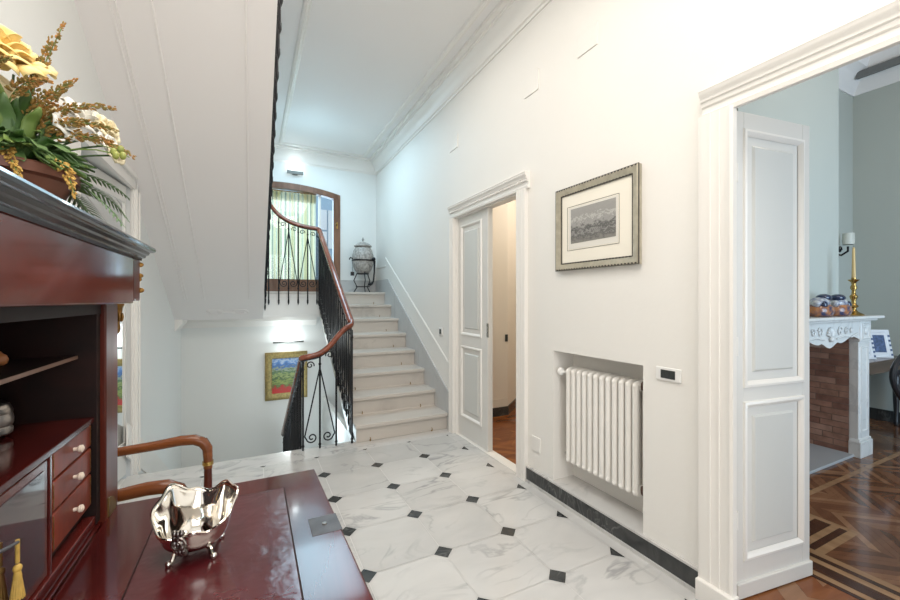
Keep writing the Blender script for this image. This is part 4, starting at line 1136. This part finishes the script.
for xa, xb in ((3.22, 3.43), (4.47, 4.68)):
    m = MB(); m.box(xa, 1.43, .13, xb, 1.49, .955); m.box(xa if xa < 4 else xa + .01, 1.49, 0, xb if xa > 4 else xb - .01, 1.62, .955); m.box(xa, 1.42, .955, xb, 1.62, 1.130); pi_ = m.build('pillar', FIREM, fp, bev=.004)
    m = MB(); m.loops(lambda a, b, h: (a, 1.43 - h, b), xa + .035, xb - .035, .20, .92, [(0, -.001), (.006, .008), (.016, .008), (.022, -.001)], cap=False)
    m.loops(lambda a, b, h: (a, 1.42 - h, b), xa + .03, xb - .03, .975, 1.11, [(0, -.001), (.006, .008), (.014, .008), (.02, -.001)], cap=False)
    m.ball(((xa + xb) / 2, 1.418, 1.043), .028, .012, .032, 10, 6); m.build('carved_panel', FIREM, pi_, smooth=True)
    m = MB(); m.box(xa - .012, 1.412, 0, xb + .012, 1.49, .13); m.prism([(xa - .012, .13), (xb + .012, .13), (xb, .152), (xa, .152)], 'y', 1.42, 1.488); m.build('plinth', FIREM, fp, bev=.004)
# brick firebox: two cheeks and the back
m = MB()
def bricks(P, L, H, seed):
    rnd = random.Random(seed); z = .012; k = 0
    while z < H - .02:
        bh = .052; x = -(k % 2) * .11 - rnd.uniform(0, .04)
        while x < L:
            bl = rnd.uniform(.19, .25); a, b = max(0, x), min(L, x + bl - .006)
            if b - a > .02:
                d = rnd.uniform(0, .004)
                v = [P(a, z, d), P(b, z, d), P(b, z + bh - .006, d), P(a, z + bh - .006, d)] + [P(a, z, -.02), P(b, z, -.02), P(b, z + bh - .006, -.02), P(a, z + bh - .006, -.02)]
                m.add(v, [(0, 1, 2, 3), (0, 1, 5, 4), (1, 2, 6, 5), (2, 3, 7, 6), (3, 0, 4, 7)], rnd.choice((0, 0, 1, 2)))
            x += bl
        z += bh; k += 1
bricks(lambda a, b, d: (4.465 - d, 1.49 + a, b), .42, 1.1, 1)
bricks(lambda a, b, d: (3.435 + d, 1.49 + a, b), .42, 1.1, 2)
bricks(lambda a, b, d: (3.44 + a, 1.93 - d, b), 1.02, 1.1, 3)
m.box(4.466, 1.49, 0, 4.469, 1.93, 1.12, 3); m.box(3.431, 1.49, 0, 3.434, 1.93, 1.12, 3); m.box(3.43, 1.931, 0, 4.47, 1.95, 1.12, 3)
m.build('firebox_brick', [BRICK1, BRICK2, BRICK3, MORTAR], fp)
m = MB(); m.box(3.43, 1.455, 0, 4.47, 1.93, .022); m.build('hearth', HEARTH, fp, bev=.004)

# on the mantel
MZ = 1.1725
def bird_jar(x, label, lid_dark, tilt):
    t = thing('porcelain_figure', label, 'figurine', (x, 1.47, MZ), 'imari porcelain figures on the mantel')
    m = MB(); m.lathe([(.085, 0), (.105, .01), (.118, .04), (.110, .075), (.08, .095)], (x, 1.47, MZ), 22, sx=1, sy=.72); m.build('figure_base', IMARI, t, smooth=True)
    m = MB(); m.ball((x - .01, 1.465, MZ + .105), .085, .06, .045, 16, 10); m.ball((x - .095, 1.45, MZ + .10), .032, .03, .026); m.build('figure_body', IMARIW, t, smooth=True)
    m = MB(); m.ball((x + .035 * tilt, 1.455, MZ + .145), .058, .048, .030, 14, 8); m.ball((x - .05 * tilt, 1.42, MZ + .09), .03, .02, .03); m.ball((x + .08, 1.43, MZ + .05), .022, .02, .03); m.build('figure_cap', IMARIB, t, smooth=True)
bird_jar(3.90, 'orange and blue porcelain figure on the mantel, further from the candlestick', True, 1)
bird_jar(4.20, 'orange and blue porcelain figure on the mantel, right beside the candlestick', False, -1)
cs = thing('candlestick', 'turned brass candlestick at the right end of the marble mantel', 'candlestick', (4.47, 1.46, MZ))
m = MB(); m.lathe([(.062, 0), (.065, .008), (.05, .018), (.03, .03), (.018, .045), (.016, .06), (.028, .07), (.030, .08), (.018, .092), (.014, .12), (.024, .145), (.026, .16), (.014, .175), (.012, .205), (.022, .225), (.02, .24), (.013, .255), (.018, .275), (.034, .290), (.036, .297), (.012, .297)], (4.47, 1.46, MZ), 20); m.build('stem', BRASS, cs, smooth=True)
m = MB(); m.lathe([(.012, .297), (.016, .30), (.016, .312), (.012, .312)], (4.47, 1.46, MZ), 14); m.build('socket', BRASS, cs, smooth=True)
o = thing('candle', 'tapered beeswax candle standing in the brass candlestick', 'candle', (4.47, 1.46, MZ + .312))
m = MB(); m.lathe([(.0135, .312), (.011, .44), (.0085, .555), (.003, .565)], (4.47, 1.46, MZ), 12); m.build('wax', CANDLE, o, smooth=True)
MB().tube([(4.47, 1.46, MZ + .562), (4.472, 1.46, MZ + .575)], .0012, 5).build('wick', DARKLEG, o)
# wall sconce
sc = thing('wall_sconce', 'small wall sconce with a pale shade beside the chimney breast', 'lamp', (5.65, RYB - .08, 1.76))
m = MB(); m.tube([(5.67, RYB, 1.80), (5.67, RYB - .05, 1.78), (5.68, RYB - .10, 1.82), (5.68, RYB - .10, 1.87)], .010, 8); m.ball((5.67, RYB - .01, 1.80), .03, .012, .05); m.tube(spiral((5.67, RYB - .04, 1.84), (1, 0, 0), .04, .01, 1.2, 0), .007, 6); m.tube([(5.67, RYB - .02, 1.80), (5.65, RYB - .03, 1.76)], .008, 6); m.build('bracket', IRON, sc, smooth=True)
m = MB(); m.lathe([(.046, 1.89), (.050, 1.93), (.048, 2.01), (.046, 2.01), (.048, 1.93), (.044, 1.89)], (5.69, RYB - .10, 0), 20); m.build('shade', mat('sconce_shade', (.62, .63, .56), .4), sc, smooth=True)

# console table, frames and chair on the right
ct = thing('console_table', 'dark wooden console table beyond the fireplace', 'table', (5.45, 1.78, 0))
m = MB(); m.box(5.0, 1.57, .69, 6.075, 1.97, .715); m.build('table_top', TABLEW, ct, bev=.005)
m = MB(); m.box(5.04, 1.60, .585, 6.04, 1.95, .69); m.build('apron', TABLEW, ct, bev=.003)
for x in (5.08, 5.99):
    for y in (1.63, 1.92):
        m = MB(); m.lathe([(.018, 0), (.024, .02), (.016, .04), (.026, .30), (.030, .50), (.024, .52), (.034, .54), (.034, .585)], (x, y, 0), 12); m.build('leg', DARKLEG, ct, smooth=True)
def photo(x, y, wd, ht, label, mi):
    t = thing('photo_frame', label, 'photo frame', (x, y, .715), 'standing frames on the console table')
    T = Matrix.Translation((x, y, .716)) @ Matrix.Rotation(math.radians(-35), 4, 'Z') @ Matrix.Rotation(math.radians(-12), 4, 'X')
    m = MB(T); m.loops(lambda a, b, h: (a, -h, b), -wd / 2, wd / 2, 0, ht, [(0, -.012), (0, .008), (.008, .012), (.030, .006), (.034, 0)], cap=False); m.build('frame', PHOTOF, t, smooth=True)
    m = MB(T); m.box(-wd / 2 + .03, -.002, .03, wd / 2 - .03, .004, ht - .03); m.build('photo', PHOTOF, t)
    m = MB(T); m.box(-wd / 2 + .048, -.004, .055, wd / 2 - .048, -.001, ht - .055)
    for k in range(5): m.box(-wd / 2 + .004, -.0125, .02 + k * ht / 6, -wd / 2 + .02, -.0105, .02 + k * ht / 6 + .02); m.box(wd / 2 - .02, -.0125, .02 + k * ht / 6, wd / 2 - .004, -.0105, .02 + k * ht / 6 + .02)
    m.build('photo_picture', BLUEP, t)
    m = MB(); m.tube([(x + .01, y + .02, .72), (x + .03, y + .09, .717)], .005, 6); m.tube([(x + .01, y + .03, .80), (x + .03, y + .09, .717)], .005, 6); m.build('easel_leg', DARKLEG, t)
photo(5.70, 1.66, .22, .285, 'white patterned standing frame on the console table, right of the other', 0)
photo(5.42, 1.68, .17, .255, 'white patterned standing frame on the console table, beside the fireplace pillar', 1)
kc = thing('side_chair', 'dark chair with a rounded back at the right edge of the sitting room', 'chair', (5.16, 1.12, 0))
m = MB(); 
m.tube(bez((5.02, 1.30, .41), (4.70, 1.38, .66), (5.04, 1.32, .84), 10) + bez((5.04, 1.32, .84), (5.3, 1.25, .92), (5.42, .95, .86), 8)[1:], .022, 8); m.build('backrest', DARKLEG, kc, smooth=True)
m = MB(); m.lathe([(.02, .40), (.22, .40), (.235, .42), (.225, .45), (.15, .465), (.01, .468)], (5.16, 1.12, 0), 24); m.build('seat', TABLEW, kc, smooth=True)
for a in (.8, 2.4, 3.9, 5.5):
    m = MB(); m.tube([(5.16 + .17 * math.cos(a), 1.12 + .17 * math.sin(a), .41), (5.16 + .22 * math.cos(a), 1.12 + .22 * math.sin(a), 0)], [.02, .013], 8); m.build('leg', DARKLEG, kc, smooth=True)

# ------------------------------------------------------------------ back room behind the small door
w = MB()
w.box(WX + TH, 3.75, -.1, 2.60, 3.87, 3.3); w.prism([(2.60, 3.75), (3.1, 4.17), (3.02, 4.26), (2.56, 3.87)], 'z', -.1, 3.3)
w.box(3.05, 4.1, -.1, 4.4, 4.22, 3.3); w.box(4.4, 2.12, -.1, 4.5, 4.22, 3.3)
st('wall_back_room', w, ROOMB)
c = MB(); c.box(WX + TH, 2.0, 3.2, 4.5, 4.2, 3.3); st('ceiling_back_room', c, ROOMB)
m = MB(); m.box(WX + TH, 3.735, 0, 2.605, 3.75, .10); m.prism([(2.60, 3.735), (3.1, 4.155), (3.1, 4.17), (2.60, 3.75)], 'z', 0, .10); st('baseboard_back_room', m, BLACKM)
m = MB(); m.box(WX + TH, 3.741, .10, 2.602, 3.75, .19); st('trim_15', m, ROOMB)
f = MB(); f.box(WX + TH - .02, 2.12, -.1, 4.4, 4.1, -.002, 0); chevron(f, WX + TH, 2.13, 4.4, 4.15, [0, 1, 2], .22, .07, 0, 'y'); st('floor_back_room', f, P_OR)
s3 = thing('light_switch', 'dark rocker switch on the wall inside the small doorway', 'switch', (2.585, 3.74, .83))
MB().box(2.565, 3.742, .83, 2.60, 3.75, .91).build('cover_plate', DPLASTIC, s3, bev=.002); MB().box(2.573, 3.739, .842, 2.593, 3.743, .898).build('rocker', DPLASTIC, s3)

# ------------------------------------------------------------------ light
def area(name, loc, rot, sx, sy, energy, col, spread=None):
    L = bpy.data.lights.new(name, 'AREA'); L.shape = 'RECTANGLE'; L.size = sx; L.size_y = sy; L.energy = energy; L.color = col
    if spread: L.spread = spread
    o = bpy.data.objects.new(name, L); COL.objects.link(o); o.location = loc; o.rotation_euler = rot; return o
def point(name, loc, energy, col, r=.05):
    L = bpy.data.lights.new(name, 'POINT'); L.energy = energy; L.color = col; L.shadow_soft_size = r
    o = bpy.data.objects.new(name, L); COL.objects.link(o); o.location = loc; return o
R90 = PI / 2
area('hall_back_fill', (.5, BACK - .25, 1.7), (R90, 0, 0), 1.7, 2.4, 30, (1.0, .985, .96))  # added fill from behind the camera, through the unseen opening
area('hall_overhead_fill', (.25, .55, CZ - .03), (0, 0, 0), 1.6, 2.0, 40, (1.0, .935, .85))  # added overhead fill for the hall, no fixture built
area('hall_overhead_fill_front', (.75, 2.7, CZ - .03), (0, 0, 0), .8, 1.4, 9, (1.0, .95, .88))  # second added fill further along the hall ceiling, also without a fixture
area('landing_door_daylight', (.45, YB + .9, 2.3), (-R90, 0, 0), 1.5, 1.6, 30, (.55, .80, 1.0))
area('landing_overhead_fill', (.8, 5.0, CZ - .03), (0, 0, 0), .7, 1.2, 17, (.56, .83, 1.0))  # added bluish fill under the stair ceiling, no such fitting seen
area('sitting_room_daylight', (4.0, -1.95, 1.7), (R90, 0, -.15), 2.0, 2.6, 36, (.60, .80, 1.0), spread=2.0)
point('sitting_room_fill', (3.6, .0, 3.2), 20, (1.0, .82, .62), .2)  # unseen warm light below the ceiling, without a fixture
point('back_room_lamp', (3.2, 3.0, 2.6), 24, (1.0, .90, .77), .15)
point('landing_blue_fill', (.62, 5.1, 2.95), 4.5, (.45, .80, 1.0), .25)  # added blue point light that tints the far ceiling and walls, no globe there
point('picture_light_bulb', (.47, YB - .11, .735), 3.6, (.86, .97, 1.0), .05)
point('wall_light_bulb', (.565, YB - .045, 3.215), .9, (.86, .97, 1.0), .04)
area('lower_hall_lamp', (-.2, 4.6, sof(4.6) - .05), (math.atan(.595) * 0, 0, 0), .01, .01, .1, (1, 1, 1))
bpy.data.objects.remove(bpy.data.objects['lower_hall_lamp'])
point('lower_stair_fill', (.65, 4.9, -.2), 9, (.75, .92, 1.0), .25)  # unseen point light in the stairwell, without a fixture

W = bpy.data.worlds.new('World'); S.world = W; W.use_nodes = True
bg = W.node_tree.nodes['Background']; bg.inputs[0].default_value = (.72, .87, 1.0, 1); bg.inputs[1].default_value = .8

# ------------------------------------------------------------------ camera and colour
cam = bpy.data.cameras.new('camera'); co = bpy.data.objects.new('camera', cam); COL.objects.link(co)
cam.sensor_width = 36; cam.lens = 398 / 900 * 36; cam.clip_start = .03
co.location = (0, 0, 1.3); co.rotation_euler = (R90, 0, -math.atan2(198.5, 398))
S.camera = co
S.view_settings.view_transform = 'Standard'; S.view_settings.look = 'None'; S.view_settings.gamma = 1; S.view_settings.use_curve_mapping = False
S.view_settings.exposure = 0.58
S.cycles.use_denoising = True
S.cycles.max_bounces = 10; S.cycles.diffuse_bounces = 6; S.cycles.glossy_bounces = 4
